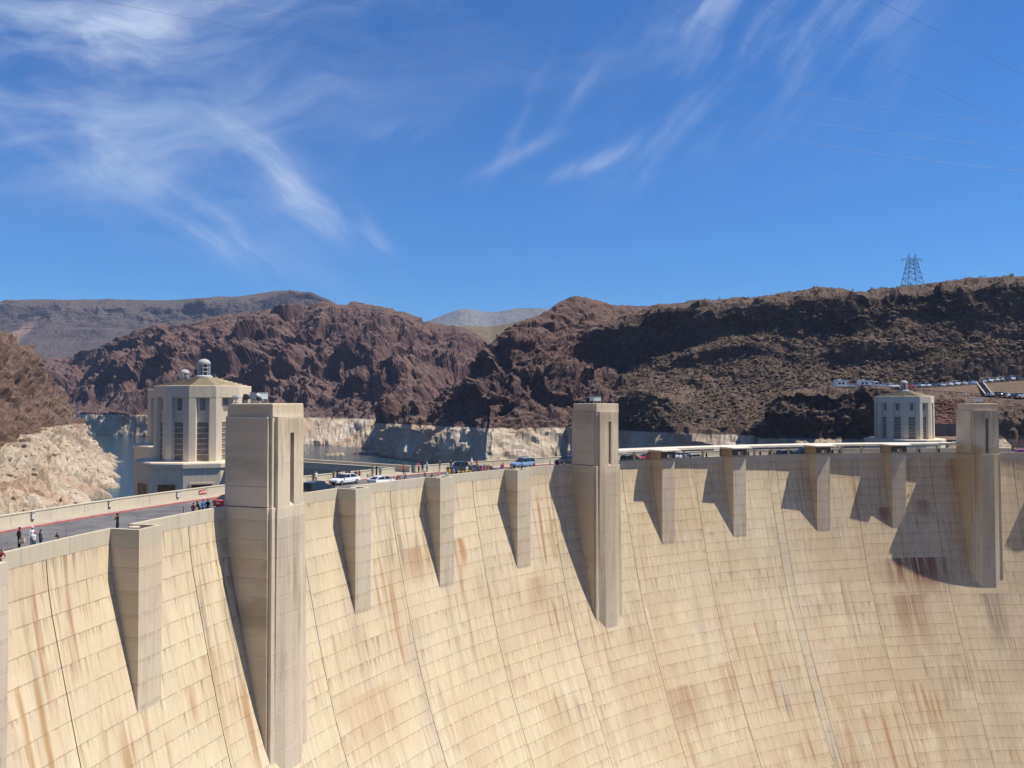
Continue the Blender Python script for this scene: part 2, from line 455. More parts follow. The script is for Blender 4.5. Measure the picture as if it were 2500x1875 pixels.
M_DWALL = mat('dark_retaining_concrete', (.13, .095, .08), .9, var=.2, vscale=.8)
M_CANOPY = mat('canopy_sheet', (.62, .56, .45), .75, var=.08, vscale=.6)

def rock(name, a, b_, c_, ring=True, green=0.0, nsc=1.0, scar=None, bump=1.0, ringz=-2.2, dusty=.55, dcol=(.150, .104, .084)):
    m = bpy.data.materials.new(name); m.use_nodes = True
    t = NT(m.node_tree)
    b = m.node_tree.nodes['Principled BSDF']
    b.inputs['Roughness'].default_value = .95
    b.inputs['Specular IOR Level'].default_value = .08
    ge = t.n('ShaderNodeNewGeometry')
    pos = ge.outputs['Position']
    x, y, z = t.sep(pos)
    n1 = t.noise(pos, .012 * nsc, 5, .62)
    n2 = t.noise(pos, .06 * nsc, 6, .68)
    n3 = t.noise(pos, .35 * nsc, 5, .7)
    c = t.mix(t.ramp(n1, .38, .64), a, b_)
    c = t.mix(t.math('MULTIPLY', t.ramp(n2, .48, .70), .75), c, c_)
    c = t.mix(t.math('MULTIPLY', t.ramp(n3, .50, .78), .5), c, tuple(k * 1.7 for k in a))
    c = t.mix(t.math('MULTIPLY', t.ramp(n3, .28, .46, 1, 0), .55), c, tuple(k * .45 for k in b_))
    nz0 = t.sep(ge.outputs['Normal'])[2]
    dust = t.math('MULTIPLY', t.ramp(t.math('ADD', nz0, t.math('MULTIPLY', t.math('SUBTRACT', n2, .5), .6)), .55, .85), dusty)
    c = t.mix(dust, c, dcol)
    if green:
        nz = t.sep(ge.outputs['Normal'])[2]
        g = t.math('MULTIPLY', t.ramp(t.noise(pos, .22 * nsc, 6, .75), .50, .66), t.ramp(nz, .35, .8))
        c = t.mix(t.math('MULTIPLY', g, green), c, (.085, .075, .036))
        c = t.mix(t.math('MULTIPLY', t.ramp(t.noise(pos, .5 * nsc, 3, .7), .56, .7), .5 * green), c, (.20, .16, .10))
    if scar:
        (sx, sy, sz), (wx, wz) = scar
        q = t.math('ADD', t.math('POWER', t.math('DIVIDE', t.math('SUBTRACT', x, sx), wx), 2.0), t.math('POWER', t.math('DIVIDE', t.math('SUBTRACT', z, sz), wz), 2.0))
        q = t.math('ADD', q, t.math('MULTIPLY', t.math('SUBTRACT', n2, .5), 3.2))
        c = t.mix(t.ramp(q, .4, 1.0, .75, 0), c, (.26, .17, .125))
    if ring:
        edge = t.math('ADD', z, t.math('MULTIPLY', t.math('SUBTRACT', t.noise(pos, .5, 3, .6), .5), .7))
        wcol = t.mix(t.ramp(n2, .34, .66), (.50, .43, .335), (.36, .285, .205))
        wcol = t.mix(t.math('MULTIPLY', t.ramp(n3, .52, .76), .45), wcol, (.60, .53, .42))
        wcol = t.mix(t.math('MULTIPLY', t.ramp(n3, .24, .42, 1, 0), .45), wcol, (.24, .18, .13))
        wcol = t.mix(t.math('MULTIPLY', t.ramp(n1, .50, .60), .55), wcol, (.27, .205, .155))
        wcol = t.mix(t.math('MULTIPLY', t.ramp(t.noise(pos, .03, 4, .6), .50, .64), .6), wcol, (.40, .265, .175))
        wet = t.ramp(z, -20.6, -19.6, 1, 0)
        wcol = t.mix(t.math('MULTIPLY', wet, .5), wcol, (.18, .15, .12))
        c = t.mix(t.ramp(edge, ringz - .5, ringz + .25, 1.0, 0.0), c, wcol)
    t.link(c, b.inputs['Base Color'])
    bp = t.n('ShaderNodeBump')
    bp.inputs['Strength'].default_value = .8
    bp.inputs['Distance'].default_value = 1.2 * bump
    t.link(t.noise(pos, .45 * nsc, 7, .72), bp.inputs['Height'])
    t.link(bp.outputs[0], b.inputs['Normal'])
    return m
M_ROCK_MID = rock('purple_brown_rock', (.112, .069, .062), (.070, .044, .044), (.150, .097, .082))
M_ROCK_CEN = rock('dark_brown_rock', (.108, .067, .057), (.066, .044, .040), (.152, .096, .077))
M_ROCK_RIGHT = rock('scrub_covered_rock', (.100, .068, .052), (.066, .046, .038), (.140, .100, .074), True, .40, dusty=.55, dcol=(.150, .106, .084))
M_ROCK_LEFT = rock('red_brown_cliff_rock', (.165, .105, .077), (.115, .073, .055), (.21, .145, .10), True, .25, 1.6)
M_ROCK_MESA = rock('far_mesa_rock', (.078, .062, .056), (.056, .046, .043), (.105, .082, .070), False, 0, .25, ((-1300, 0, 178), (26, 62)), 4, dusty=.4, dcol=(.115, .09, .075))
M_ROCK_FAR = rock('far_peak_rock', (.17, .165, .16), (.13, .128, .125), (.21, .20, .19), False, 0, .16, None, 5, dusty=0)
M_ROCK_OLIVE = rock('olive_hill_rock', (.15, .122, .075), (.12, .095, .062), (.19, .15, .10), False, .5, .5, dusty=0)
M_CANYON = rock('bounce_canyon_rock', (.32, .215, .15), (.26, .17, .115), (.36, .25, .18), False, 0, 1.0)  # paler than the other rock so the unseen walls bounce more warm light
M_TALUS = rock('red_rubble_rock', (.19, .085, .062), (.12, .055, .042), (.27, .16, .12), False, 0, 3.0)
M_EARTH = rock('packed_earth', (.24, .165, .115), (.20, .135, .095), (.28, .20, .145), False, .2, 2.0)

# ---------------------------------------------------------------- hills
def hill(name, rows, nu, mat_, u0=None, u1=None, seed=0, scales=(120, 30, 7), amps=(14, 5, 1.2), block=(16, 3.0, 5, 1.0), up=.25, cut=None, soft=.16):
    """rows: list of (points, roughness, subdivisions to next row), from the toe over the ridge and down behind.
    points are world places; each row is resampled to nu columns."""
    cols = []
    for pts, _, _ in rows:
        p = np.array(pts, float)
        s = p[:, 3] if p.shape[1] == 4 else np.linspace(0, 1, len(p))
        ss = np.linspace(s[0] if u0 is None else u0, s[-1] if u1 is None else u1, nu)
        # smooth the polyline a little
        q = np.stack([np.interp(ss, s, p[:, k]) for k in range(3)], 1)
        kk = max(3, nu // 60) | 1
        pad = np.pad(q, ((kk // 2, kk // 2), (0, 0)), 'edge')
        q = np.stack([np.convolve(pad[:, k], np.ones(kk) / kk, 'valid') for k in range(3)], 1)
        cols.append(q)
    L = []; A = []
    for k in range(len(rows) - 1):
        n = rows[k][2]
        for i in range(n):
            f = i / n
            L.append(cols[k] * (1 - f) + cols[k + 1] * f)
            A.append(rows[k][1] * (1 - f) + rows[k + 1][1] * f)
    L.append(cols[-1]); A.append(rows[-1][1])
    P = np.array(L); nv = len(L)
    du = np.gradient(P, axis=1); dv = np.gradient(P, axis=0)
    nrm = np.cross(du, dv)
    nrm /= np.linalg.norm(nrm, axis=2, keepdims=True) + 1e-9
    if nrm[nv // 3, nu // 2, 1] > 0 and nrm[nv // 3, nu // 2, 2] < .2:
        nrm = -nrm
    nrm[nrm[..., 2] < -.05] *= -1
    P = P.reshape(-1, 3); nrm = nrm.reshape(-1, 3)
    am = np.repeat(np.array(A), nu)
    Q = P + 0.35 * scales[1] * np.stack([fbm(P / scales[1] * .5, 3, .5, seed + 50), fbm(P / scales[1] * .5, 3, .5, seed + 60), fbm(P / scales[1] * .5, 2, .5, seed + 70)], 1)
    am2 = .12 + .88 * am
    def z_(a): return a - a.mean()
    d = (amps[0] * z_(fbm(Q / scales[0], 4, .5, seed, True)) + amps[1] * z_(fbm(Q / scales[1], 4, .55, seed + 9, True))) * am
    d += block[1] * z_(facets(Q / block[0] * np.array([1, 1, 1.3]), seed + 29, soft)) * am
    d += (amps[2] * fbm(P / scales[2], 3, .6, seed + 19) + block[3] * z_(facets(P / block[2] * np.array([1, 1, 1.2]), seed + 39, soft * 1.4))) * am2
    d += block[3] * .55 * z_(facets(P / block[2] * 2.3, seed + 47, .2)) * am2
    if cut is not None:
        d *= cut(P)
    dirn = nrm + np.array([0, 0, up]); dirn /= np.linalg.norm(dirn, axis=1, keepdims=True)
    P = P + dirn * d[:, None]
    o = grid_obj(name, P, nu, nv, mat_)
    o['kind'] = 'structure'
    return o, P.reshape(nv, nu, 3)
def row(pts, rough, n, mode='v'):
    """pts: (u, v, Y) picture column, picture row (or ('z', height)), metres ahead"""
    out = []
    for u, v, Y in pts:
        p = atz(u, v[1], Y) if isinstance(v, tuple) else at(u, v, Y)
        out.append((*p, u))
    return (out, rough, n)
Z = lambda h: ('z', h)

hill('far_peak', [row([(900, 850, 3300), (1250, 845, 3300), (1650, 840, 3300)], .3, 34),
                  row([(900, 830, 3600), (1000, 800, 3600), (1065, 776, 3600), (1130, 754, 3600), (1210, 761, 3600), (1260, 750, 3600), (1330, 752, 3600), (1400, 765, 3600), (1500, 790, 3600), (1650, 810, 3600)], .12, 12),
                  row([(900, 870, 4100), (1250, 860, 4100), (1650, 860, 4100)], .3, 1)],
     240, M_ROCK_FAR, seed=3, scales=(420, 130, 40), amps=(60, 30, 4), block=(90, 8, 40, 3))
hill('far_mesa', [row([(-500, 1010, 1700), (0, 1000, 1700), (500, 990, 1750), (950, 970, 1800)], .16, 44),
                  row([(-500, 815, 2250), (0, 812, 2250), (250, 800, 2250), (450, 805, 2250), (600, 800, 2200), (800, 800, 2200), (950, 850, 2150)], .25, 40),
                  row([(-500, 750, 2330), (0, 750, 2330), (190, 746, 2330), (400, 748, 2330), (600, 738, 2300), (690, 724, 2300), (740, 727, 2300), (800, 744, 2280), (840, 768, 2250), (950, 850, 2200)], .55, 10),
                  row([(-500, 738, 2480), (0, 736, 2480), (190, 731, 2480), (400, 734, 2480), (480, 729, 2480), (600, 723, 2450), (690, 710, 2450), (740, 713, 2450), (800, 731, 2420), (822, 742, 2400), (850, 775, 2350), (950, 850, 2300)], .08, 8),
                  row([(-500, 900, 3000), (250, 900, 3000), (950, 950, 3000)], .2, 1)],
     460, M_ROCK_MESA, seed=11, scales=(260, 80, 22), amps=(60, 26, 3), block=(50, 9, 20, 2.5), up=.1)
hill('olive_hill', [row([(1000, 900, 1050), (1250, 900, 1050), (1500, 900, 1050)], .4, 30),
                    row([(1000, 830, 1250), (1090, 800, 1250), (1130, 795, 1250), (1200, 796, 1250), (1260, 786, 1230), (1330, 765, 1210), (1420, 745, 1200), (1500, 750, 1200)], .2, 10),
                    row([(1000, 900, 1500), (1250, 900, 1500), (1500, 900, 1500)], .2, 1)],
     180, M_ROCK_OLIVE, seed=21, scales=(160, 50, 14), amps=(10, 5, 1.0), block=(30, 1, 12, .6))
hill('lake_mountain', [row([(60, Z(-34), 900), (200, Z(-34), 790), (360, Z(-32), 730), (560, Z(-32), 640), (760, Z(-30), 575), (900, Z(-30), 540), (1060, Z(-30), 505), (1260, Z(-30), 500)], .15, 12),
                       row([(60, Z(-2), 925), (200, Z(-2), 815), (360, Z(-2), 752), (560, Z(-2), 662), (700, Z(-2), 640), (760, Z(-2), 640), (900, Z(-2), 612), (1060, Z(-3), 575), (1260, Z(-4), 560)], .20, 34),
                       row([(60, 965, 980), (200, 965, 900), (360, 960, 840), (560, 950, 750), (760, 950, 700), (900, 945, 665), (1060, 945, 625), (1260, 950, 605)], .95, 50),
                       row([(60, 920, 1030), (200, 905, 990), (300, 875, 950), (420, 855, 920), (560, 840, 840), (700, 830, 800), (860, 820, 770), (1060, 850, 715), (1260, 900, 680)], 1.0, 50),
                       row([(60, 905, 1080), (160, 874, 1060), (230, 854, 1040), (300, 829, 1015), (350, 806, 1000), (420, 796, 980), (480, 786, 965), (560, 769, 950), (600, 761, 940), (650, 759, 925), (700, 768, 905), (740, 759, 890), (790, 749, 880), (850, 746, 870), (900, 750, 855), (960, 759, 835), (1000, 773, 820), (1060, 788, 800), (1130, 799, 780), (1180, 820, 765), (1260, 860, 745)], .16, 12),
                       row([(60, 960, 1400), (350, 900, 1350), (850, 860, 1200), (1260, 940, 1050)], .3, 1)],
     640, M_ROCK_MID, seed=31, scales=(170, 60, 11), amps=(46, 14, 1.5), block=(34, 11, 9, 2.5), up=.1, soft=.12)
hill('canyon_peak', [row([(930, Z(-30), 480), (1010, Z(-30), 436), (1100, Z(-30), 404), (1185, Z(-30), 374), (1240, Z(-28), 382), (1400, Z(-26), 392), (1560, Z(-26), 380), (1700, Z(-26), 360)], .15, 16),
                     row([(930, Z(-4), 495), (1010, Z(-4), 455), (1100, Z(-3), 425), (1192, Z(-2), 392), (1250, Z(-2), 402), (1400, Z(-2), 408), (1560, Z(-2), 394), (1700, Z(-2), 372)], .35, 28),
                     row([(930, 1015, 510), (1060, 1000, 470), (1120, 975, 446), (1200, 955, 412), (1290, 950, 424), (1400, 950, 436), (1560, 965, 430), (1700, 970, 410)], .8, 34),
                     row([(930, 1010, 530), (1060, 985, 495), (1120, 935, 478), (1180, 885, 462), (1250, 845, 438), (1320, 840, 452), (1400, 845, 480), (1480, 850, 500), (1560, 850, 505), (1700, 850, 505)], .8, 36),
                     row([(930, 1010, 550), (1060, 983, 520), (1110, 941, 505), (1160, 884, 500), (1205, 842, 494), (1250, 799, 488), (1300, 775, 490), (1350, 751, 500), (1376, 729, 505), (1400, 722, 508), (1440, 730, 520), (1480, 743, 535), (1570, 748, 560), (1700, 742, 580)], .14, 12),
                     row([(930, 1020, 600), (1060, 1010, 590), (1250, 900, 620), (1400, 860, 640), (1700, 860, 700)], .3, 1)],
     430, M_ROCK_CEN, seed=41, scales=(100, 34, 7), amps=(14, 7, 1.0), block=(19, 6.5, 5, 1.8), up=.05, soft=.11)
RIDGE, RIDGE_P = hill('scrub_ridge',
     [row([(1380, Z(-28), 385), (1520, Z(-28), 352), (1650, Z(-28), 332), (1780, Z(-28), 305), (1900, Z(-28), 295), (2100, Z(-25), 290), (2700, Z(-20), 285)], .2, 10),
      row([(1380, Z(-2), 402), (1520, Z(-2), 369), (1650, Z(-2), 350), (1780, Z(-2), 326), (1900, Z(-1), 312), (2100, Z(0), 305), (2700, Z(0), 298)], .35, 36),
      row([(1380, 1000, 432), (1490, 990, 400), (1510, 968, 380), (1570, 960, 368), (1640, 972, 360), (1665, 990, 366), (1700, 985, 380), (1850, 965, 370), (2000, 945, 354), (2150, 940, 349), (2240, 936, 348), (2300, 938, 347), (2500, 925, 352), (2700, 915, 350)], .18, 10),
      row([(1380, 985, 440), (1490, 972, 424), (1540, 955, 408), (1640, 952, 392), (1700, 955, 394), (1850, 948, 378), (2000, 930, 360), (2150, 930, 354), (2240, 915, 351), (2300, 888, 350), (2400, 874, 351), (2500, 868, 354), (2700, 860, 352)], .14, 24),
      row([(1380, 950, 455), (1450, 944, 450), (1550, 925, 432), (1700, 880, 416), (1850, 868, 398), (1950, 880, 384), (2050, 885, 372), (2100, 882, 366), (2200, 885, 362), (2270, 868, 360), (2350, 850, 358), (2500, 835, 357), (2700, 820, 354)], .16, 10),
      row([(1380, 945, 460), (1450, 940, 455), (1550, 918, 438), (1640, 880, 424), (1700, 858, 418), (1850, 842, 400), (1920, 868, 390), (1950, 868, 387), (2050, 858, 374), (2090, 836, 368), (2200, 838, 364), (2260, 856, 362), (2350, 842, 362), (2500, 828, 360), (2700, 812, 356)], .24, 20),
      row([(1380, 940, 475), (1450, 935, 468), (1500, 908, 462), (1600, 872, 450), (1700, 845, 438), (1800, 822, 424), (1900, 800, 409), (1960, 780, 400), (1990, 805, 394), (2060, 815, 386), (2150, 800, 381), (2170, 762, 379), (2200, 765, 377), (2260, 785, 372), (2350, 775, 368), (2420, 790, 365), (2500, 780, 362), (2700, 790, 358)], .24, 36),
      row([(1380, 850, 478), (1450, 797, 472), (1500, 782, 466), (1560, 770, 458), (1620, 762, 452), (1700, 757, 442), (1800, 750, 428), (1900, 744, 413), (1960, 741, 404), (2000, 730, 398), (2100, 732, 388), (2160, 748, 384), (2200, 724, 381), (2300, 714, 374), (2400, 708, 369), (2500, 702, 366), (2700, 690, 362)], .4, 10),
      row([(1380, 850, 500), (1450, 792, 494), (1560, 758, 482), (1600, 744, 478), (1700, 735, 468), (1800, 729, 454), (1900, 718, 440), (1960, 704, 432), (2010, 697, 428), (2060, 704, 424), (2090, 711, 420), (2150, 706, 416), (2240, 696, 410), (2300, 689, 404), (2400, 681, 398), (2500, 673, 394), (2700, 657, 388)], .1, 10),
      row([(1380, 900, 640), (1700, 800, 640), (2100, 780, 620), (2700, 740, 600)], .2, 1)],
     680, M_ROCK_RIGHT, seed=57, scales=(60, 24, 5), amps=(13, 8, .9), block=(13, 5.5, 3.6, 1.3), up=.0, soft=.12)

# near cliff on the lake's left bank: stations along the shore, rows up the slope
_st = [120, 170, 220, 260, 320, 380, 415, 440, 470, 500, 540, 600, 680]
_sh = [-88, -97, -110, -126, -152, -182, -200, -207, -224, -246, -300, -380, -430]
_ri = [-140, -143, -149, -158, -187, -216, -230, -238, -246, -258, -322, -402, -450]
def station(fx, z, f=None):
    return [(fx(a, b), y + (0 if f is None else f), z if not callable(z) else z(y), y) for y, a, b in zip(_st, _sh, _ri)]
CLIFF, CLIFF_P = hill('lakeside_cliff',
     [(station(lambda a, b: a + 14, -30), .3, 14), (station(lambda a, b: a, -21), .3, 26), (station(lambda a, b: a * .45 + b * .55, -12), .5, 30), (station(lambda a, b: b, -2), .5, 24),
      (station(lambda a, b: b - 15, 17), .8, 26), (station(lambda a, b: b - 28, 35), .8, 20), (station(lambda a, b: b - 58, 56), .7, 10), (station(lambda a, b: b - 140, 90), .5, 1)],
     560, M_ROCK_LEFT, seed=77, scales=(46, 15, 2.2), amps=(6.0, 4.0, .5), block=(11, 5.5, 3.6, 1.7), up=.1, soft=.10)
# ---------------------------------------------------------------- lake
m = bpy.data.materials.new('lake_water'); m.use_nodes = True
t = NT(m.node_tree); b = m.node_tree.nodes['Principled BSDF']
b.inputs['Base Color'].default_value = (.018, .045, .062, 1)
b.inputs['Roughness'].default_value = .12
b.inputs['IOR'].default_value = 1.33
pos = t.n('ShaderNodeNewGeometry').outputs['Position']
bp = t.n('ShaderNodeBump'); bp.inputs['Strength'].default_value = .55; bp.inputs['Distance'].default_value = .5
wv = t.math('ADD', t.noise(t.vmath('MULTIPLY', pos, (.5, 1.1, 1)), .55, 4, .6), t.math('MULTIPLY', t.noise(pos, .03, 3, .5), 1.2))
t.link(wv, bp.inputs['Height']); t.link(bp.outputs[0], b.inputs['Normal'])
M_WATER = m
WATER = -21.0
lk = [(CX + (R_UP - .5) * math.sin(-1.9 + 2.8 * i / 80), CY + (R_UP - .5) * math.cos(-1.9 + 2.8 * i / 80), WATER) for i in range(81)]
lake = MB().add(lk + [(900, 140, WATER), (900, 2600, WATER), (-1500, 2600, WATER), (-1500, -10, WATER)], [tuple(range(85))]).obj('lake', M_WATER)
lake['kind'] = 'structure'
# valley floor under everything, out to the horizon
n = 60
gx = np.linspace(-9000, 9000, n); gy = np.linspace(-1500, 12000, n)
gp = np.array([(x, y, -130.0 + 12 * math.sin(x * .0007) * math.cos(y * .0009)) for y in gy for x in gx])
go = grid_obj('ground', gp, n, n, M_EARTH); go['kind'] = 'structure'

# ---------------------------------------------------------------- dam
dam = empty('dam', (CX, CY, 0))
tag(dam, 'cream concrete arch dam with curved streaked downstream face and road along its crest', 'dam')
def inv(p):                                # world to dam-centre coordinates
    return (p[0] - CX, p[1] - CY, p[2])
def arc(mb, r0, r1, z0, z1, t0, t1, n=None, mi=0):
    """curved bar; radii may be given as (bottom, top)"""
    n = n or max(1, int(abs(t1 - t0) * 138 / 2.2))
    r0 = r0 if isinstance(r0, tuple) else (r0, r0); r1 = r1 if isinstance(r1, tuple) else (r1, r1)
    rings = []
    for i in range(n + 1):
        a = t0 + (t1 - t0) * i / n
        s, c = math.sin(a), math.cos(a)
        rings.append([(r0[0] * s, r0[0] * c, z0), (r1[0] * s, r1[0] * c, z0), (r1[1] * s, r1[1] * c, z1), (r0[1] * s, r0[1] * c, z1)])
    return mb.loft(rings, mi)
T_L, T_R = th(-4.5), th(13.5)
# solid body behind the face panels: dark in the joints
zs = [-BAND - .02] + [-BAND - LIFT * i for i in range(1, 60)]
rings = []
NA = 150
body = MB()
prof = [(RD - foff(z) + .10, z) for z in zs] + [(R_UP - 0.02, zs[-1]), (R_UP - 0.02, -1.6), (RD + .2, -1.6 + .02)]
for i in range(NA + 1):
    a = T_L + (T_R - T_L) * i / NA
    rings.append([(r * math.sin(a), r * math.cos(a), z) for r, z in prof])
body.loft(rings).obj('dam_body', M_SEAM, dam)
MB_up = arc(MB(), R_UP - .01, R_UP + .25, -110, -1.3, T_L, T_R).obj('upstream_face', M_PARA, dam)
# face panels: one per lift and bay; every bay was poured in lifts of its own heights
PANEL_MAT = M_FACE
def panel_data(z1, z0, hw, gz):
    ga = .05 / RD
    n = 22 if hw > .02 else 3
    V = []; T = []
    rr = lambda z, d: RD - foff(z) + d
    for j in range(n + 1):
        a = -hw + ga + (2 * hw - 2 * ga) * j / n
        s, c = math.sin(a), math.cos(a)
        for z, d in ((z0 + gz, .09), (z0 + gz, 0), (z1 - gz, 0), (z1 - gz, .09)):
            V.append((rr(z, d) * s, rr(z, d) * c, z)); T.append((z1 - z) / (z1 - z0))
    Fs = []
    for j in range(n):
        for k in range(3):
            Fs.append((j * 4 + k, j * 4 + k + 1, (j + 1) * 4 + k + 1, (j + 1) * 4 + k))
    Fs.append(tuple(range(4))[::-1]); Fs.append(tuple(n * 4 + k for k in range(4)))
    return V, Fs, T
def panel_obj(name, V, Fs, T, Rw):
    me = bpy.data.meshes.new(name); me.from_pydata(V, [], Fs); me.materials.append(M_FACE); me.update()
    for nm, val in (('lift_t', T), ('lift_row', Rw)):
        at_ = me.attributes.new(nm, 'FLOAT', 'POINT'); at_.data.foreach_set('value', val)
    return bpy.data.objects.new(name, me)
bays = []                                   # (centre angle, half width)
for k in range(-4, 14):
    if k <= 5: bays.append((th(k), G / 2))
    elif k == 6: bays.append(((th(5.5) + THC - .0074) / 2, (THC - .0074 - th(5.5)) / 2))
    elif k == 7: bays += [(THC, .0074), ((th(7.5) + THC + .0074) / 2, (th(7.5) - THC - .0074) / 2)]
    else: bays.append((th(k), G / 2))
cand = []; rest = []
def project(p):
    x, y, z = p[0], p[1], p[2] - CAM_H
    zc = y * _c + z * _s; yc = -z * _c + y * _s
    return 1250 + F_PX * x / zc, 937.5 + F_PX * yc / zc, zc
rngp = random.Random(4)
for a, hw in bays:
    z1 = -BAND; i = 0
    while z1 > -112:
        z0 = z1 - rngp.choice((1.6, 1.9, 1.95, 1.95, 2.0, 2.35))
        z = (z0 + z1) / 2
        p = pol(a, RD - foff(z), z)
        e0, e1 = pol(a - hw, RD - foff(z), z), pol(a + hw, RD - foff(z), z)
        ok = False
        if p[1] > 20 and e0[1] > 10:
            us = [project(q) for q in (e0, p, e1)]
            ok = any(-20 < q[0] < 2520 and q[1] < 1920 for q in us)
            size = abs(us[2][0] - us[0][0]) * F_PX * LIFT / us[1][2]
        (cand if ok else rest).append((-(size if ok else 0), a, hw, z1, z0, rngp.choice((.004, .007, .009, .013)), rngp.random() * 50))
        z1 = z0; i += 1
cand.sort()
rest += cand[300:]
for _, a, hw, z1, z0, gz, rid in cand[:300]:
    V, Fs, T = panel_data(z1, z0, hw, gz)
    o = panel_obj('face_panel', V, Fs, T, [rid] * len(V))
    o.rotation_euler = (0, 0, -a)
    link(o, dam)
V = []; Fs = []; T = []; Rw = []
for _, a, hw, z1, z0, gz, rid in rest:
    v_, f_, t_ = panel_data(z1, z0, hw, gz)
    b0 = len(V); c_, s_ = math.cos(a), math.sin(a)
    V += [(x * c_ + y * s_, -x * s_ + y * c_, z) for x, y, z in v_]
    Fs += [tuple(b0 + v for v in p) for p in f_]; T += t_; Rw += [rid] * len(v_)
o = link(panel_obj('outer_face_panels', V, Fs, T, Rw), dam); o['kind'] = 'stuff'

# buttresses: lookout bays that ride on the face
BW, BP = 1.517, 2.84
BUTT = [-3, -2, -1, 1, 2, 3, 5, 6, 7, 8, 10, 11, 12]
TOWERS = [0, 4, 9]
def butt_parts(root):
    def blk(x0, x1, o1, z0, z1, name='lift_block', m_=M_BUTT, o0=.3):
        mb = MB(); e = .012
        # local: x along the crest, y outward (towards the canyon), z up
        mb.loft([[(x0, -o0, z0), (x1, -o0, z0), (x1, o1, z0), (x0, o1, z0)], [(x0, -o0, z1), (x1, -o0, z1), (x1, o1, z1), (x0, o1, z1)]])
        return mb.obj(name, m_, root)
    i = 0
    zt = -1.55
    while zt > -16.5:
        zb = max(zt - LIFT, -16.5)
        e = .012
        mb = MB()
        W, O = BW, BP
        g = .007
        mb.loft([[(-W + g, -.3, zb + g), (W - g, -.3, zb + g), (W - g, O - g, zb + g), (-W + g, O - g, zb + g)],
                 [(-W, -.3, zb + .045), (W, -.3, zb + .045), (W, O, zb + .045), (-W, O, zb + .045)],
                 [(-W, -.3, zt - .045), (W, -.3, zt - .045), (W, O, zt - .045), (-W, O, zt - .045)],
                 [(-W + g, -.3, zt - g), (W - g, -.3, zt - g), (W - g, O - g, zt - g), (-W + g, O - g, zt - g)]])
        mb.obj('lift_block', M_BUTT, root)
        zt = zb
    MB().box(-BW + .05, BW - .05, -.28, BP - .05, -16.4, -1.6).obj('joint_core', M_SEAM2, root)
    MB().box(-BW + .3, BW - .3, -.42, BP - .3, -1.54, WALK_D + .002).obj('lookout_floor', M_WALKC, root)
    rail = MB()
    q = .36
    rail.box(-BW, -BW + q, .002, BP - q, -1.545, 0).box(BW - q, BW, .002, BP - q, -1.545, 0).box(-BW, BW, BP - q + .002, BP, -1.545, 0.003)
    rail.obj('lookout_parapet', M_PARA, root)
first = None
for k in BUTT:
    t_ = th(k)
    r0 = pol(t_, RD)
    # local +y must point to the arc centre
    if first is None:
        first = empty('buttress', (0, 0, 0), 0, dam)
        butt_parts(first); bu = first
    else:
        bu = copy_tree(first, dam)
    bu.location = inv(r0)
    bu.rotation_euler = (0, 0, -t_ + math.pi)
# crest walls, deck and road
def spans():
    """parapet runs between lookouts and towers"""
    cuts = sorted([(th(k) - (BW - .36) / RD, th(k) + (BW - .36) / RD) for k in BUTT] + [(th(k) - 2.6 / RD, th(k) + 2.6 / RD) for k in TOWERS])
    a = T_L; out = []
    for c0, c1 in cuts:
        out.append((a, c0)); a = c1
    out.append((a, T_R))
    return out
for a, b_ in spans():
    n = max(1, round((b_ - a) * RD / 4.6))
    for i in range(n):
        x0, x1 = a + (b_ - a) * i / n, a + (b_ - a) * (i + 1) / n
        if project(pol((x0 + x1) / 2, RD))[0] > 2700: continue
        g = .012 / RD
        mb = arc(MB(), RD, R_IN, -BAND + .01, -.03, x0 + g, x1 - g, 3)
        arc(mb, RD + .02, R_IN - .02, -.031, 0, x0 + g, x1 - g, 3)
        mb.obj('parapet_block', M_PARA, dam)
deck = MB()
arc(deck, R_IN - .3, R_KERB_D, -1.56, WALK_D, T_L, T_R).obj('downstream_sidewalk', M_WALKC, loc=(CX, CY, 0))['kind'] = 'structure'
arc(MB(), R_KERB_D + .005, R_KERB_U - .2, -1.56, ROAD, T_L, T_R).obj('road', M_ASPH, loc=(CX, CY, 0))['kind'] = 'structure'
arc(MB(), R_KERB_U + .0, R_UP0 + .1, -1.56, WALK, T_L, T_R).obj('upstream_sidewalk', M_WALKC, loc=(CX, CY, 0))['kind'] = 'structure'
arc(MB(), R_KERB_U - .2, R_KERB_U - .003, -1.56, WALK + .004, T_L, T_R).obj('red_kerb', M_REDP, loc=(CX, CY, 0))['kind'] = 'structure'

# canyon walls downstream, beside and behind the viewer: unseen, added for warm bounce light
def canyon(name, pts, seed, hgt):
    P = np.array(pts, float); n = 70
    s = np.linspace(0, 1, len(P)); ss = np.linspace(0, 1, n)
    bx, by = np.interp(ss, s, P[:, 0]), np.interp(ss, s, P[:, 1]); ox, oy = np.interp(ss, s, P[:, 2]), np.interp(ss, s, P[:, 3])
    L = []
    for z, k in ((-140, 0), (-60, 22), (-25, 36), (0, 60), (hgt * .5, 95), (hgt, 150), (hgt * .8, 300), (-135, 420)):
        L.append(np.stack([bx + ox * k, by + oy * k, np.full(n, float(z))], 1))
    Q = np.concatenate(L); Q += np.stack([fbm(Q / 40, 3, .5, seed), fbm(Q / 40, 3, .5, seed + 5), fbm(Q / 40, 3, .5, seed + 9)], 1) * 9
    o = grid_obj(name, Q, n, 8, M_CANYON); o['kind'] = 'structure'
canyon('canyon_bounce_wall_right', [(262, 40, 1, 0), (262, -60, 1, 0), (230, -220, 1, -.2), (200, -500, 1, -.2)], 5, 60)
canyon('canyon_bounce_wall_left', [(-46, 46, -1, -.1), (-48, 0, -1, -.1), (-44, -60, -1, 0), (-30, -220, -1, -.2), (-60, -500, -1, -.2)], 6, 75)
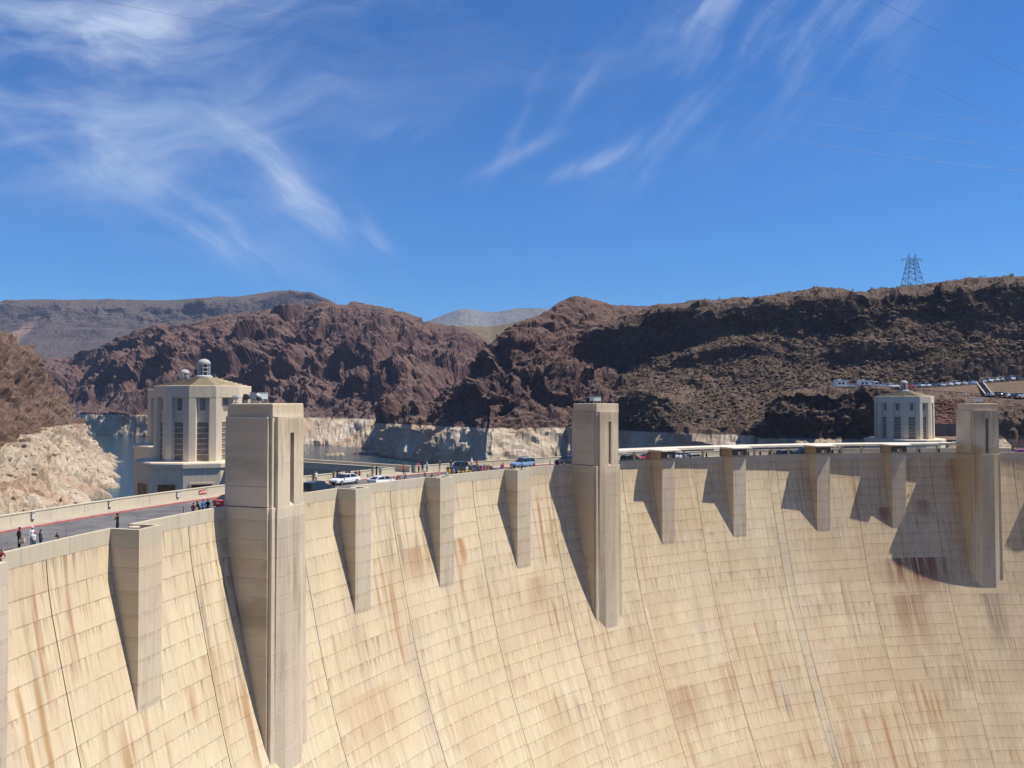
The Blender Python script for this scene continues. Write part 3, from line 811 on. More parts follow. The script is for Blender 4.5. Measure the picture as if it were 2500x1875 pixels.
# ---------------------------------------------------------------- elevator towers on the crest
def tower(k, label, ztop=10.5, win=True):
    t_ = th(k)
    root = empty('elevator_tower', pol(t_, RD), -t_ + math.pi)
    tag(root, label, 'tower', 'art deco concrete towers on the crest')
    def plan(z, inset=0.0):
        """local x along the crest, y towards the canyon"""
        f = max(0.0, min(1.0, (9 - z) / 36.0))
        if z > 2.15: sx = 0.0
        elif z > .05: sx = .05
        else: sx = .10
        wS, wC, wF = 2.93 + .30 * f + sx - inset, 2.66 + .38 * f + sx * .8 - inset, 2.18 + .30 * f - inset
        oS, oC, oF = 5.05 + .25 * f + sx * .5 - inset, 5.42 + .25 * f + sx * .5 - inset, 5.86 + .20 * f - inset
        bow = .10 + .75 * f
        H = [(wS, -.3), (wS, oS), (wC, oS), (wC, oC), (wF, oC), (wF, oF - bow * .45), (wF * .55, oF + bow * .15)]
        return H + [(-x, y) for x, y in reversed(H)]
    # shaft below the parapet, one block per lift
    zt = -.02
    i = 0
    zbot = -33.0
    while zt > zbot:
        zb = -BAND - LIFT * i if i or zt < -.1 else -BAND
        zb = max(zb, zbot)
        g = .007
        MB().loft([[(x * .996, y * .997, zb + g) for x, y in plan(zb)], [(x, y, zb + .045) for x, y in plan(zb)],
                   [(x, y, zt - .045) for x, y in plan(min(zt, .04))], [(x * .996, y * .997, zt - g) for x, y in plan(min(zt, .04))]]).obj('lift_block', M_TOWER, root)
        zt = zb; i += 1
    MB().loft([[(x, y, zbot) for x, y in plan(zbot, .06)], [(x, y, -.05) for x, y in plan(0, .06)]]).obj('joint_core', M_SEAM2, root)
    # body above the parapet: core, cap, side and front panels
    MB().box(-2.62, 2.62, -.25, 5.36, -.03, ztop - 1.38).obj('core', M_TOWER, root)
    cap = MB(); c = .07
    cap.loft([[(-2.66, -.3, ztop - 1.38), (2.66, -.3, ztop - 1.38), (2.66, 5.42, ztop - 1.38), (-2.66, 5.42, ztop - 1.38)],
              [(-2.62, -.26, ztop - c), (2.62, -.26, ztop - c), (2.62, 5.38, ztop - c), (-2.62, 5.38, ztop - c)],
              [(-2.55, -.20, ztop), (2.55, -.20, ztop), (2.55, 5.31, ztop), (-2.55, 5.31, ztop)]])
    cap.obj('cap', M_TOWER, root)
    for s in (-1, 1):
        for z0, z1, ex, nm in ((2.15, ztop - 1.36, 0, 'side_panel'), (.05, 2.15, .05, 'side_plinth')):
            mb = MB()
            x0, x1a, x1b = 2.4, 2.93 + ex + (.06 if nm == 'side_panel' else 0), 2.90 + ex
            y1a, y1b = 5.05 + ex * .5, 5.02 + ex * .5
            ch = .07
            P0 = [(s * x0, -.3, z0 + .004), (s * x1a, -.3, z0 + .004), (s * x1a, y1a, z0 + .004), (s * x0, y1a, z0 + .004)]
            P1 = [(s * x0, -.3, z1 - ch), (s * x1b, -.3, z1 - ch), (s * x1b, y1b, z1 - ch), (s * x0, y1b, z1 - ch)]
            P2 = [(s * x0, -.3, z1), (s * (x1b - ch), -.3, z1), (s * (x1b - ch), y1b - ch, z1), (s * x0, y1b - ch, z1)]
            mb.loft([P0, P1, P2] if s > 0 else [P0[::-1], P1[::-1], P2[::-1]])
            mb.obj(nm, M_TOWER, root)
    # front panel with the tall slot cut through it
    zt, zs1, zs0 = ztop - 1.36, ztop - 3.05, -.55
    xa, xb = -.12, .62 - .12 + .12      # slot edges
    xa, xb = -.40, .28
    def fp(x):                            # bowed front
        return 5.86 - .055 * (abs(x) / 2.18) ** 2 * 2
    def slab(x0, x1, z0, z1, nm='front_panel'):
        mb = MB(); n = 3
        ring = lambda z, e: [(x0 + (x1 - x0) * i / n, fp(x0 + (x1 - x0) * i / n) - e, z) for i in range(n + 1)] + [(x1, 5.30, z), (x0, 5.30, z)]
        mb.loft([ring(z0, 0)[::-1], ring(z1, .0)[::-1]])
        return mb.obj(nm, M_TOWER, root)
    slab(-2.18, xa, .0, zt); slab(xb, 2.18, .0, zt); slab(xa + .001, xb - .001, zs1, zt - .002)
    # sloping sill at the foot of the slot, cut back into the shaft top
    sill = MB()
    y0 = fp(0) - .01
    sill.add([(xa, 5.2, .62), (xb, 5.2, .62), (xb, y0, .01), (xa, y0, .01), (xa, 5.2, 0.005), (xb, 5.2, 0.005)], [(0, 1, 2, 3), (4, 3, 2, 5), (0, 3, 4), (1, 5, 2), (0, 4, 5, 1)])
    sill.obj('slot_sill', M_TOWER, root)
    MB().box(xa - .2, xb + .2, 5.361, 5.372, .05, zs1 + .2).obj('slot_recess', M_SLOT, root)
    return root
M_SLOT = mat('slot_window_grille', (.16, .13, .10), .8, var=.2)
TW = []
TW.append(tower(0, 'tall concrete tower in front of the domed intake towers, spotlights on its roof', 10.62))
TW.append(tower(4, 'concrete tower with small dark plaque, standing where the covered walkway begins', 10.42))
TW.append(tower(9, 'yellow-stained concrete tower at the far end of the covered walkway', 10.30))
# plaque on the middle tower
o = MB().box(-3.0 - .12, -3.0 - .03, 3.6, 4.75, 1.0, 1.9).obj('plaque', M_METALD, TW[1])
def on_tower(i, x, y, z=0):
    t_ = th(TOWERS[i]); p = pol(t_, RD)
    a = -t_ + math.pi
    return (p[0] + x * math.cos(a) - y * math.sin(a), p[1] + x * math.sin(a) + y * math.cos(a), z), a
# things on the tower roofs
def roof_unit(i, x, y, z, label):
    loc, a = on_tower(i, x, y, z)
    r = empty('air_handler', loc, a)
    tag(r, label, 'air handler', 'metal boxes on tower roofs')
    MB().box(-.85, .85, -.5, .5, .45, 1.12).obj('cabinet', M_GALV, r)
    MB().box(-.9, .9, -.55, .55, 1.122, 1.17).obj('lid', M_METALG, r)
    for sx in (-.8, .8):
        for sy in (-.45, .45):
            MB().box(sx - .03, sx + .03, sy - .03, sy + .03, 0, .448).obj('leg', M_METALG, r)
    return r
roof_unit(0, .1, 1.7, 10.62, 'pale metal box on legs beside spotlights on tower roof')
roof_unit(1, -.1, 2.3, 10.42, 'pale metal box on legs on plaque tower roof')
roof_unit(2, -.2, 2.3, 10.30, 'pale metal box on legs on yellow-stained tower roof')
def spotlight(i, x, y, z, yaw, m_, label, s=1.0):
    loc, a = on_tower(i, x, y, z)
    r = empty('spotlight', loc, a + yaw)
    tag(r, label, 'spotlight', 'spotlights on the tower roof')
    MB().box(-.22 * s, .22 * s, -.16 * s, .16 * s, 0, .1).obj('base', M_METALG, r)
    MB().box(-.05, .05, -.05, .05, .101, .42 * s).obj('post', M_METALG, r)
    hd = MB()
    ring = lambda y_, rr: [(rr * math.cos(2 * math.pi * j / 14), y_, .62 * s + rr * math.sin(2 * math.pi * j / 14)) for j in range(14)]
    hd.loft([ring(.30 * s, .10 * s), ring(.18 * s, .24 * s), ring(-.26 * s, .30 * s), ring(-.30 * s, .30 * s)])
    hd.obj('lamp_head', m_, r)
    MB().loft([ring(-.302 * s, .26 * s), ring(-.31 * s, .26 * s)]).obj('lens', M_GLASSD, r)
    return r
spotlight(0, 2.2, .4, 10.62, .4, M_METALG, 'grey spotlight at the roof corner above the road')
spotlight(0, 1.75, 1.5, 10.62, .2, M_METALD, 'black spotlight, second along the tower roof edge', 1.1)
spotlight(0, 1.3, 2.7, 10.62, -.3, M_METALD, 'small dark spotlight low on the tower roof', .8)
loc, a = on_tower(0, .95, 2.2, 10.62)
r = empty('security_camera', loc, a); tag(r, 'white ball camera on thin post on the tower roof', 'camera')
MB().bar((0, 0, 0), (0, 0, .75), .035).obj('post', M_METALG, r)
MB().lathe([(.02, .72), (.16, .76), (.2, .88), (.16, 1.0), (.02, 1.05)], 10).obj('dome', M_WHITE, r, True)
loc, a = on_tower(1, 1.1, 3.4, 10.42)
r = empty('weather_mast', loc, a); tag(r, 'thin sensor mast on plaque tower roof', 'mast')
MB().bar((0, 0, 0), (0, 0, 1.1), .03).obj('post', M_METALG, r)
MB().bar((-.3, 0, .8), (.3, 0, .8), .025).obj('crossbar', M_METALG, r)
loc, a = on_tower(2, 2.0, 2.0, 10.30)
r = empty('weather_mast', loc, a); tag(r, 'slim pale mast on yellow-stained tower roof', 'mast')
MB().bar((0, 0, 0), (0, 0, 2.0), .04).obj('post', M_WHITE, r)
MB().box(-.12, .12, -.12, .12, 2.0, 2.3).obj('sensor', M_WHITE, r)
# ---------------------------------------------------------------- upstream wall of the crest, lamps, posts
def uth(u, r):
    """angle at which picture column u meets the circle of radius r"""
    a, b_ = -1.75, .75
    k = (u - 1250) / F_PX
    g = lambda t_: (CX + r * math.sin(t_)) - k * (CY + r * math.cos(t_))
    for _ in range(60):
        c = (a + b_) / 2
        if (g(a) < 0) == (g(c) < 0): a = c
        else: b_ = c
    return (a + b_) / 2
GAP0, GAP1 = uth(960, R_UP), uth(1010, R_UP)
for a, b_ in ((T_L, GAP0), (GAP1, uth(2900, R_UP))):
    n = max(1, round((b_ - a) * R_UP / 9.0))
    for i in range(n):
        x0, x1 = a + (b_ - a) * i / n, a + (b_ - a) * (i + 1) / n
        g = .02 / R_UP
        mb = arc(MB(), R_UP0, R_UP, WALK - .01, -.05, x0 + g, x1 - g, 4)
        arc(mb, R_UP0 - .05, R_UP + .05, -.049, .03, x0 + g, x1 - g, 4)
        arc(mb, R_UP0 - .04, R_UP0 + .002, WALK - .01, WALK + .16, x0 + g, x1 - g, 4)
        mb.obj('upstream_parapet_block', M_PARA, dam)
def radial(t_, r, z):
    """place and heading so that local +y points to the arc centre"""
    return pol(t_, r, z), -t_ + math.pi
for i, u in enumerate((83, 270, 436)):
    loc, a = radial(uth(u, R_UP0 - .06), R_UP0 - .06, -.1)
    r = empty('parapet_lamp', loc, a)
    tag(r, ['wall lamp on the road parapet above the family with the tote bag',
            'middle wall lamp on the long road parapet', 'wall lamp on the road parapet nearest the small red sign'][i], 'lamp', 'lamps along the road parapet')
    MB().box(-.17, .17, -.0, .12, -.12, .06).obj('hood', M_METALG, r)
    MB().box(-.13, .13, .0, .10, -.66, -.121).obj('lens', M_LAMPG, r)
    MB().loft([[(-.13, 0, -.66), (.13, 0, -.66), (.13, .1, -.66), (-.13, .1, -.66)][::-1], [(-.05, 0, -.86), (.05, 0, -.86), (.05, .04, -.86), (-.05, .04, -.86)][::-1]]).obj('finial', M_METALD, r)
M_SIGNR = mat('red_sign_paint', (.42, .06, .04), .5); 
loc, a = radial(uth(497, R_UP0 - .055), R_UP0 - .055, -.5)
r = empty('parapet_sign', loc, a); tag(r, 'small red and white sign on the parapet beside the tall tower', 'sign')
MB().box(-.62, .62, 0, .03, -.24, .24).obj('board', M_SIGNR, r)
MB().box(-.56, -.40, .031, .036, -.14, .12).obj('print', M_WHITE, r); MB().box(-.28, -.06, .031, .036, -.1, .04).obj('print', M_WHITE, r)
MB().box(.02, .2, .031, .036, -.02, .12).obj('print', M_WHITE, r); MB().box(.28, .52, .031, .036, -.12, -.02).obj('print', M_WHITE, r)
for i, u in enumerate((24, 166, 227, 340, 396, 450)):
    loc, a = radial(uth(u, 140.0), 140.0, WALK_D)
    r = empty('kerb_post', loc, a)
    near = ['thin post at the near kerb beside the person in brown', 'thin kerb post between the child and the man in black', 'thin kerb post next left of the man in black',
            'thin kerb post just past the lookout bay of the man in black', 'thin kerb post halfway from lookout bay to tall tower', 'dark thin kerb post next to the four standing people']
    tag(r, near[i], 'post', 'posts along the near kerb')
    MB().bar((0, 0, 0), (0, 0, 1.25), .035, 6).obj('rod', M_METALD if i == 5 else M_METALG, r)
    MB().lathe([(.12, 0), (.12, .03), (.05, .05)], 8).obj('foot', M_METALG, r)

# ---------------------------------------------------------------- intake towers in the lake
def intake(cx, cy, label, ph, r=9.55, z0=-.9, doors=True):
    root = empty('intake_tower', (cx, cy, 0)); tag(root, label, 'tower', 'intake towers in the lake')
    N = 12
    ang = [ph + 2 * math.pi * i / N for i in range(N)]
    ring = lambda rr, z: [(rr * math.cos(a), rr * math.sin(a), z) for a in ang]
    zb, zt = 11.55, 13.85
    facing = math.atan2(-cy, -cx)
    vis = lambda a: math.cos(a - facing) > -.45
    MB().loft([ring(r - .75, z0), ring(r - .80, zb + .02)]).obj('inner_wall', M_INTAKE, root)
    MB().loft([ring(r + .0, zb), ring(r - .02, zt - .08), ring(r - .1, zt)]).obj('cornice', M_INTAKE, root)
    for i in range(N):                              # pilasters on the corners
        a = ang[i]
        if not vis(a): continue
        for s in (-1, 1):
            pass
        d0 = 2 * math.pi / N
        pa, pb = a - d0, a + d0
        rin, rout, wd = r - .9, r - .03, 1.22
        def pt(rr, side, dist):
            # walk from the corner along the face towards the neighbour corner
            q = (rr * math.cos(a), rr * math.sin(a)); b2 = a + side * d0
            q2 = (rr * math.cos(b2), rr * math.sin(b2)); L = math.hypot(q2[0] - q[0], q2[1] - q[1])
            return (q[0] + (q2[0] - q[0]) * dist / L, q[1] + (q2[1] - q[1]) * dist / L)
        poly = [pt(rout, -1, wd), (rout * math.cos(a), rout * math.sin(a)), pt(rout, 1, wd), pt(rin, 1, wd), pt(rin, -1, wd)]
        MB().loft([[(x * 1.012, y * 1.012, z0) for x, y in poly], [(x, y, zb - .004) for x, y in poly]]).obj('pilaster', M_INTAKE, root)
    ap = (r - .78) * math.cos(math.pi / N)
    for i in range(N):                              # bays with a small window above a tall barred one
        a = ang[i] + math.pi / N
        if not vis(a): continue
        n = (math.cos(a), math.sin(a)); t2 = (-n[1], n[0])
        def rect(mb, x0, x1, d0, d1, z0_, z1_):
            P = [(ap + d) * n[0] + x * t2[0] for d, x in ((d0, x0), (d1, x0), (d1, x1), (d0, x1))]
            Qy = [(ap + d) * n[1] + x * t2[1] for d, x in ((d0, x0), (d1, x0), (d1, x1), (d0, x1))]
            mb.loft([[(P[k], Qy[k], z0_) for k in (3, 2, 1, 0)], [(P[k], Qy[k], z1_) for k in (3, 2, 1, 0)]])
            return mb
        rect(MB(), -.5, .5, -.05, .045, 9.0, 11.3).obj('upper_window', M_IWIN, root)
        tw = rect(MB(), -1.12, 1.12, -.05, .05, z0 + .25, 6.7).obj('tall_window', M_IWIN, root)
        for k in range(1, 7):
            z = z0 + .25 + (6.45 - z0) * k / 7
            rect(MB(), -1.11, 1.11, .051, .15, z - .06, z + .06).obj('transom', M_INTAKE, tw)
        rect(MB(), -1.25, 1.25, .0, .12, 6.702, 7.0).obj('lintel', M_INTAKE, root)
    # stepped roof and glazed lantern
    roof = None
    R0, R1, H = 8.7, 1.9, 1.75
    for k in range(7):
        rr = R0 + (R1 - R0) * k / 7
        mb = MB().loft([ring(rr, zt + H * k / 7 + (.0 if k else -.05)), ring(rr - .03, zt + H * (k + 1) / 7 - .004)])
        if roof is None: roof = mb.obj('roof', M_ROOFT, root)
        else: mb.obj('roof_tier', M_ROOFT, roof)
    zl = zt + H
    lan = MB().lathe([(1.75, zl - .02), (1.75, zl + .25), (1.5, zl + .45), (1.3, zl + .5)], 16).obj('lantern', M_DOME, root, False)
    for k in range(8):
        a = 2 * math.pi * k / 8 + .2
        MB().bar((1.18 * math.cos(a), 1.18 * math.sin(a), zl + .49), (1.18 * math.cos(a), 1.18 * math.sin(a), zl + 2.75), .085, 5).obj('lantern_post', M_GALV, lan)
    MB().lathe([(1.30, zl + 2.73), (1.3, zl + 2.95), (1.18, zl + 3.3), (.85, zl + 3.62), (.4, zl + 3.8), (.02, zl + 3.85)], 16).obj('dome', M_DOME, lan, True)
    MB().lathe([(.55, zl + .45), (.55, zl + 1.5), (.3, zl + 1.9), (.3, zl + 2.6)], 10).obj('beacon', M_METALD, lan)
    for z in (zl + 1.2, zl + 2.0):
        MB().lathe([(1.22, z - .03), (1.24, z), (1.22, z + .03), (1.14, z)], 16).obj('lantern_hoop', M_GALV, lan)
    # gallery deck and drum below
    rb = 12.9
    MB().loft([ring(rb, -70), ring(rb, -1.9)]).obj('gallery_drum', M_INTAKE, root)
    MB().loft([ring(rb + .25, -1.895), ring(rb + .25, -1.15), ring(rb + .1, z0 - .0)]).obj('gallery_rim', M_INTAKE, root)
    ab = rb * math.cos(math.pi / N)
    for i in range(N):
        a = ang[i] + math.pi / N
        if not vis(a): continue
        n = (math.cos(a), math.sin(a)); t2 = (-n[1], n[0])
        def rect2(x0, x1, d0, d1, z0_, z1_):
            c = [(ab + d, x) for d, x in ((d0, x0), (d0, x1), (d1, x1), (d1, x0))]
            P = [(q * n[0] + x * t2[0], q * n[1] + x * t2[1]) for q, x in c]
            return MB().loft([[(x, y, z0_) for x, y in P][::-1], [(x, y, z1_) for x, y in P][::-1]])
        dr = rect2(-1.9, 1.9, -.2, .06, -9.5, -5.0).obj('gallery_door', M_BROWND, root)
        for x in (-2.15, 1.9):
            rect2(x, x + .25, -.1, .16, -9.5, -4.7).obj('door_frame', M_INTAKE, dr)
        rect2(-1.899, 1.899, -.1, .16, -4.998, -4.7).obj('door_frame', M_INTAKE, dr)
    return root
M_IWIN = mat('intake_window_louvre', (.20, .175, .145), .7, var=.25, vscale=.9)
intake(-63.0, 172.0, 'large domed concrete intake tower in the lake just behind the tall crest tower', R_(-60 + 4))
intake(-89.5, 230.0, 'smaller-looking domed intake tower half hidden behind the nearer one', R_(-60 + 10))
ti = intake(122.0, 262.0, 'domed grey intake tower below the parking lot, beside the yellow-stained tower', R_(-90 + 6))
ti.scale = (.885, .885, .885)
# bridge from the crest to the near intake tower
A_, B_ = Vector((-17.8, 139.0, 0)), Vector((-53.5, 165.0, 0))
d_ = (B_ - A_).normalized(); n_ = Vector((-d_.y, d_.x, 0))
br = empty('tower_bridge', A_, math.atan2(d_.y, d_.x)); tag(br, 'narrow concrete footbridge running from the crest to the near intake tower', 'bridge')
Lb = (B_ - A_).length
MB().box(-1.2, Lb, -2.6, 2.6, -2.6, WALK + .006).obj('bridge_deck', M_WALKC, br)
for y0 in (-2.6, 2.2):
    k = MB().box(.8, Lb - .2, y0, y0 + .4, WALK + .006, -.06)
    k.box(.75, Lb - .2, y0 - .05, y0 + .45, -.059, .02)
    k.obj('bridge_parapet', M_PARA, br)
for x in (12, 26):
    MB().box(x - .8, x + .8, -1.6, 1.6, -60, -2.601).obj('bridge_pier', M_INTAKE, br)

# ---------------------------------------------------------------- covered walkway between the plaque tower and the stained tower
CAN0, CAN1 = th(4) + 3.0 / RD, th(9) - 3.0 / RD
can = empty('walkway_canopy', (CX, CY, 0)); tag(can, 'long pale flat canopy over the crest walkway between two towers', 'canopy')
n = 16
for i in range(n):
    x0, x1 = CAN0 + (CAN1 - CAN0) * i / n, CAN0 + (CAN1 - CAN0) * (i + 1) / n
    arc(MB(), (136.95, 136.97), (141.6, 141.6), 1.60, 1.97, x0 + .00004, x1 - .00004, 4).obj('roof_sheet', M_CANOPY, can)
CB = [5, 6, 7, 8]
for a, b_ in zip([CAN0] + [th(k) + 1.95 / RD for k in CB], [th(k) - 1.95 / RD for k in CB] + [CAN1]):
    m_ = max(2, round((b_ - a) * RD / 4.2))
    for i in range(1, m_) if (a != CAN0) else range(0, m_):
        t_ = a + (b_ - a) * (i if a != CAN0 else i + .12) / m_
        arc(MB(), 138.02, 138.36, .004, 1.615, t_ - .16 / RD, t_ + .16 / RD, 1).obj('canopy_post', M_PARA, can)
for i, k in enumerate(CB):
    t_ = th(k)
    loc, a = radial(t_, RD, 0)
    r = empty('lookout_booth', loc, a)
    tag(r, ['wooden-walled booth on the lookout bay nearest the plaque tower', 'booth on the second lookout bay along the covered walkway', 'booth on the third lookout bay along the covered walkway',
            'booth on the lookout bay nearest the yellow-stained tower'][i], 'booth', 'booths under the canopy on the lookout bays')
    for s in (-1, 1):
        MB().box(s * 1.78 - .06, s * 1.78 + .06, -.9, BP - .05, .01, 1.60).obj('side_wall', M_BOOTH, r)
    MB().box(-1.72, 1.72, BP - .16, BP - .04, .01, .35).obj('front_wall', M_BOOTH, r)
    MB().box(-1.72, 1.72, BP - .12, BP - .08, .351, 1.60).obj('window', M_BGLASS, r)
    MB().box(-.06, .06, BP - .17, BP - .03, .352, 1.598).obj('window_post', M_METALD, r)
    MB().box(-1.72, 1.72, -.9, -.8, .01, 1.60).obj('back_wall', M_BOOTH, r)
    # roof that juts out over the bay
    MB().loft([[(-3.2, 1.07, 1.625), (3.2, 1.07, 1.625), (2.3, BP + .95, 1.625), (-2.3, BP + .95, 1.625)], [(-3.2, 1.07, 1.96), (3.2, 1.07, 1.96), (2.3, BP + .95, 1.86), (-2.3, BP + .95, 1.86)]]).obj('roof', M_CANOPY, r)
    ac = MB().box(-.32, .30, BP - .07, BP + .42, .42, .98).obj('cooling_unit', M_WHITE, r)
    MB().box(-.22, .20, BP + .421, BP + .43, .5, .9).obj('grille', M_METALD, ac)
# ---------------------------------------------------------------- bluff, parking terraces and retaining wall on the far bank
def bluff_cut(P):
    k = P[:, 0] / P[:, 1]
    e = np.clip((k - .445) / .03, 0, 1)
    f = np.clip((k - .565) / .02, 0, 1)
    return 1 - .88 * e + .75 * f * e
BLUFF, BLUFF_P = hill('parking_bluff',
     [row([(1838, Z(-27), 290), (1900, Z(-27), 280), (2000, Z(-27), 278), (2140, Z(-27), 282), (2300, Z(-20), 284), (2430, Z(-12), 280), (2700, Z(-10), 272)], .3, 14),
      row([(1838, Z(-6), 302), (1900, Z(-2), 293), (2000, Z(-2), 290), (2140, Z(-2), 291), (2300, Z(-3), 291), (2430, Z(-3), 288), (2700, Z(-3), 280)], .6, 34),
      row([(1840, 1062, 304), (1872, 1012, 296), (1910, 1000, 293), (2000, 1000, 291), (2140, 1000, 292), (2300, 1012, 300), (2430, 1010, 296), (2700, 1010, 290)], .8, 36),
      row([(1842, 1060, 306), (1878, 990, 300), (1905, 966, 296), (1950, 957, 294), (2050, 955, 294), (2140, 955, 296), (2300, 972, 313), (2430, 988, 312), (2700, 996, 306)], .5, 12),
      row([(1842, 1060, 312), (1885, 985, 318), (1915, 962, 316), (1960, 951, 316), (2050, 950, 315), (2140, 950, 315), (2300, 958, 322), (2420, 971, 322), (2520, 978, 320), (2700, 980, 316)], .1, 4),
      row([(1842, Z(-8), 330), (1900, Z(10), 332), (1960, Z(14.2), 331), (2140, Z(14.2), 330), (2300, Z(12.5), 333), (2420, Z(10.8), 333), (2520, Z(9.5), 333), (2700, Z(9), 328)], .0, 1)],
     420, M_ROCK_RIGHT, seed=91, scales=(34, 13, 4), amps=(6, 4, .8), block=(9, 3.2, 3.6, 1.1), up=.1, cut=bluff_cut)
def strip(pts0, pts1, name, m_, kind='structure', drop=None):
    """a sheet between two polylines"""
    n = len(pts0); mb = MB()
    mb.add(list(pts0) + list(pts1), [(i, i + 1, n + i + 1, n + i) for i in range(n - 1)])
    o = mb.obj(name, m_)
    if kind: o['kind'] = kind
    return o
# upper lot (row of cars along its edge), climbing to the right
UP = [(1955, 949, 319), (2050, 948, 319), (2150, 947, 322), (2220, 947, 326), (2300, 944, 330), (2380, 938, 334), (2440, 931, 337), (2520, 926, 340), (2650, 920, 344)]
UPp = [at(*p) for p in UP]
back = [(x + 6, y + 24, z + .35) for x, y, z in UPp]
strip(UPp, back, 'upper_parking_lot', M_ASPH)
# earth bank between the two lots
LO = [(2146, 951, 316), (2220, 955, 318.5), (2300, 960, 321), (2380, 965, 322), (2420, 967, 322), (2520, 972, 321), (2650, 976, 319)]
LOp = [at(*p) for p in LO]
LOb = [(x + 2.0, y + 6.5, z + .1) for x, y, z in LOp]
strip(LOp, LOb, 'lower_parking_lot', M_ASPH)
k0 = [(x + 2.0, y + 6.52, z + .05) for x, y, z in LOp]
k1 = [at(u, v + 1.2, Y - .6) for u, v, Y in [(2160, 947, 322.4), (2220, 947, 326), (2300, 944, 330), (2380, 938, 334), (2425, 933, 336), (2520, 926, 340), (2650, 920, 344)]]
NB, NR = 120, 14
def resamp(pts, n):
    p = np.array(pts); s = np.linspace(0, 1, len(p)); ss = np.linspace(0, 1, n)
    return np.stack([np.interp(ss, s, p[:, k]) for k in range(3)], 1)
a0, a1 = resamp(k0, NB), resamp(k1, NB)
bp_ = np.concatenate([a0 * (1 - j / (NR - 1)) + a1 * (j / (NR - 1)) for j in range(NR)])
bp_[:, 2] += .18 * fbm(bp_ / 2.0, 3, .6, 5) * np.repeat(np.minimum(1, np.minimum(np.arange(NR), NR - 1 - np.arange(NR)) / 2), NB)
bank = grid_obj('earth_bank', bp_, NB, NR, M_EARTH); bank['kind'] = 'structure'
# stairs between the lots
st = empty('stairway', at(2405, 960, 327)); tag(st, 'straight stairway with pale side walls climbing between the two parking rows', 'stairway')
s0, s1 = Vector(at(2417, 966, 326.5)), Vector(at(2392, 934, 334.6))
d = s1 - s0; side = Vector((d.y, -d.x, 0)).normalized()
nst = 22
for i in range(nst):
    p = s0 + d * (i / nst) - Vector(st.location); q = s0 + d * ((i + 1) / nst) - Vector(st.location)
    w_ = 1.05
    P = [p - side * w_, p + side * w_, q + side * w_, q - side * w_]
    MB().loft([[(v.x, v.y, p.z - .5) for v in P][::-1], [(v.x, v.y, q.z + .12) for v in P][::-1]]).obj('step', M_ASPH, st)
for s in (-1, 1):
    p, q = s0 - Vector(st.location) + side * s * 1.3, s1 - Vector(st.location) + side * s * 1.3
    t4 = side * .2
    MB().loft([[(v.x, v.y, v.z - .6) for v in (p - t4, p + t4, q + t4, q - t4)][::-1], [(v.x, v.y, v.z + .3) for v in (p - t4, p + t4, q + t4, q - t4)][::-1]]).obj('side_wall', M_PARA, st)
# guard rail along the lower lane
gr = empty('guard_rail', LOp[0]); tag(gr, 'long dark guard rail below the earth bank and parked cars', 'guard rail')
g0 = Vector(LOp[0])
pl = resamp([(x, y - .4, z) for x, y, z in LOp[:5]], 26)
mb = MB()
for i in range(25):
    mb.bar(Vector(pl[i]) - g0 + Vector((0, 0, .72)), Vector(pl[i + 1]) - g0 + Vector((0, 0, .72)), .13, 4)
mb.obj('rail', M_METALD, gr)
for i in range(26):
    v = Vector(pl[i]) - g0
    MB().box(v.x - .08, v.x + .08, v.y - .06, v.y + .06, v.z - .4, v.z + .8).obj('post', M_METALD, gr)
# parking edge wall above the dark bluff
wl = empty('edge_wall', UPp[0]); tag(wl, 'low dark wall along the parking edge above the shaded bluff', 'wall')
pw = resamp([at(u, v, Y) for u, v, Y in [(1940, 951, 316.5), (2000, 950, 316.5), (2060, 949.5, 316.5), (2146, 950, 316)]], 13)
for i in range(12):
    p, q = pw[i] - np.array(UPp[0]), pw[i + 1] - np.array(UPp[0])
    MB().loft([[(p[0], p[1] - .15, p[2] - 1.6), (q[0] - .02, q[1] - .15, q[2] - 1.6), (q[0] - .02, q[1] + .15, q[2] - 1.6), (p[0], p[1] + .15, p[2] - 1.6)],
               [(p[0], p[1] - .15, p[2] + .75), (q[0] - .02, q[1] - .15, q[2] + .75), (q[0] - .02, q[1] + .15, q[2] + .75), (p[0], p[1] + .15, p[2] + .75)]]).obj('wall_panel', M_DWALL, wl)
# retaining wall and red rubble slope behind the far intake tower
rw = empty('retaining_wall', at(2300, 1066, 281)); tag(rw, 'brown retaining wall between the far intake tower and stained tower', 'wall')
o0 = np.array(at(2300, 1066, 281))
ps = [at(u, 1068, 281) for u in (2255, 2275, 2295, 2315, 2335, 2355)]
for i in range(5):
    p, q = np.array(ps[i]) - o0, np.array(ps[i + 1]) - o0
    MB().box(p[0], q[0] - .03, -.3, .3, -1.5, 4.3).obj('wall_panel', M_DWALL, rw)
rub, RUB_P = hill('rubble_slope', [row([(2240, 1040, 282), (2300, 1038, 282), (2360, 1038, 282)], .3, 40),
                            row([(2240, 985, 296), (2300, 976, 298), (2360, 978, 300)], .3, 3),
                            row([(2240, 985, 304), (2300, 978, 306), (2360, 978, 306)], .1, 1)],
     120, M_TALUS, seed=15, scales=(12, 4, 1.5), amps=(.4, .4, .3), block=(2.4, .9, 1.1, .45))
ap = MB().add([at(2230, 1074, 272), at(2345, 1074, 272), at(2345, 1065, 281), at(2230, 1065, 281)], [(0, 1, 2, 3)]).obj('gravel_apron', M_EARTH); ap['kind'] = 'structure'

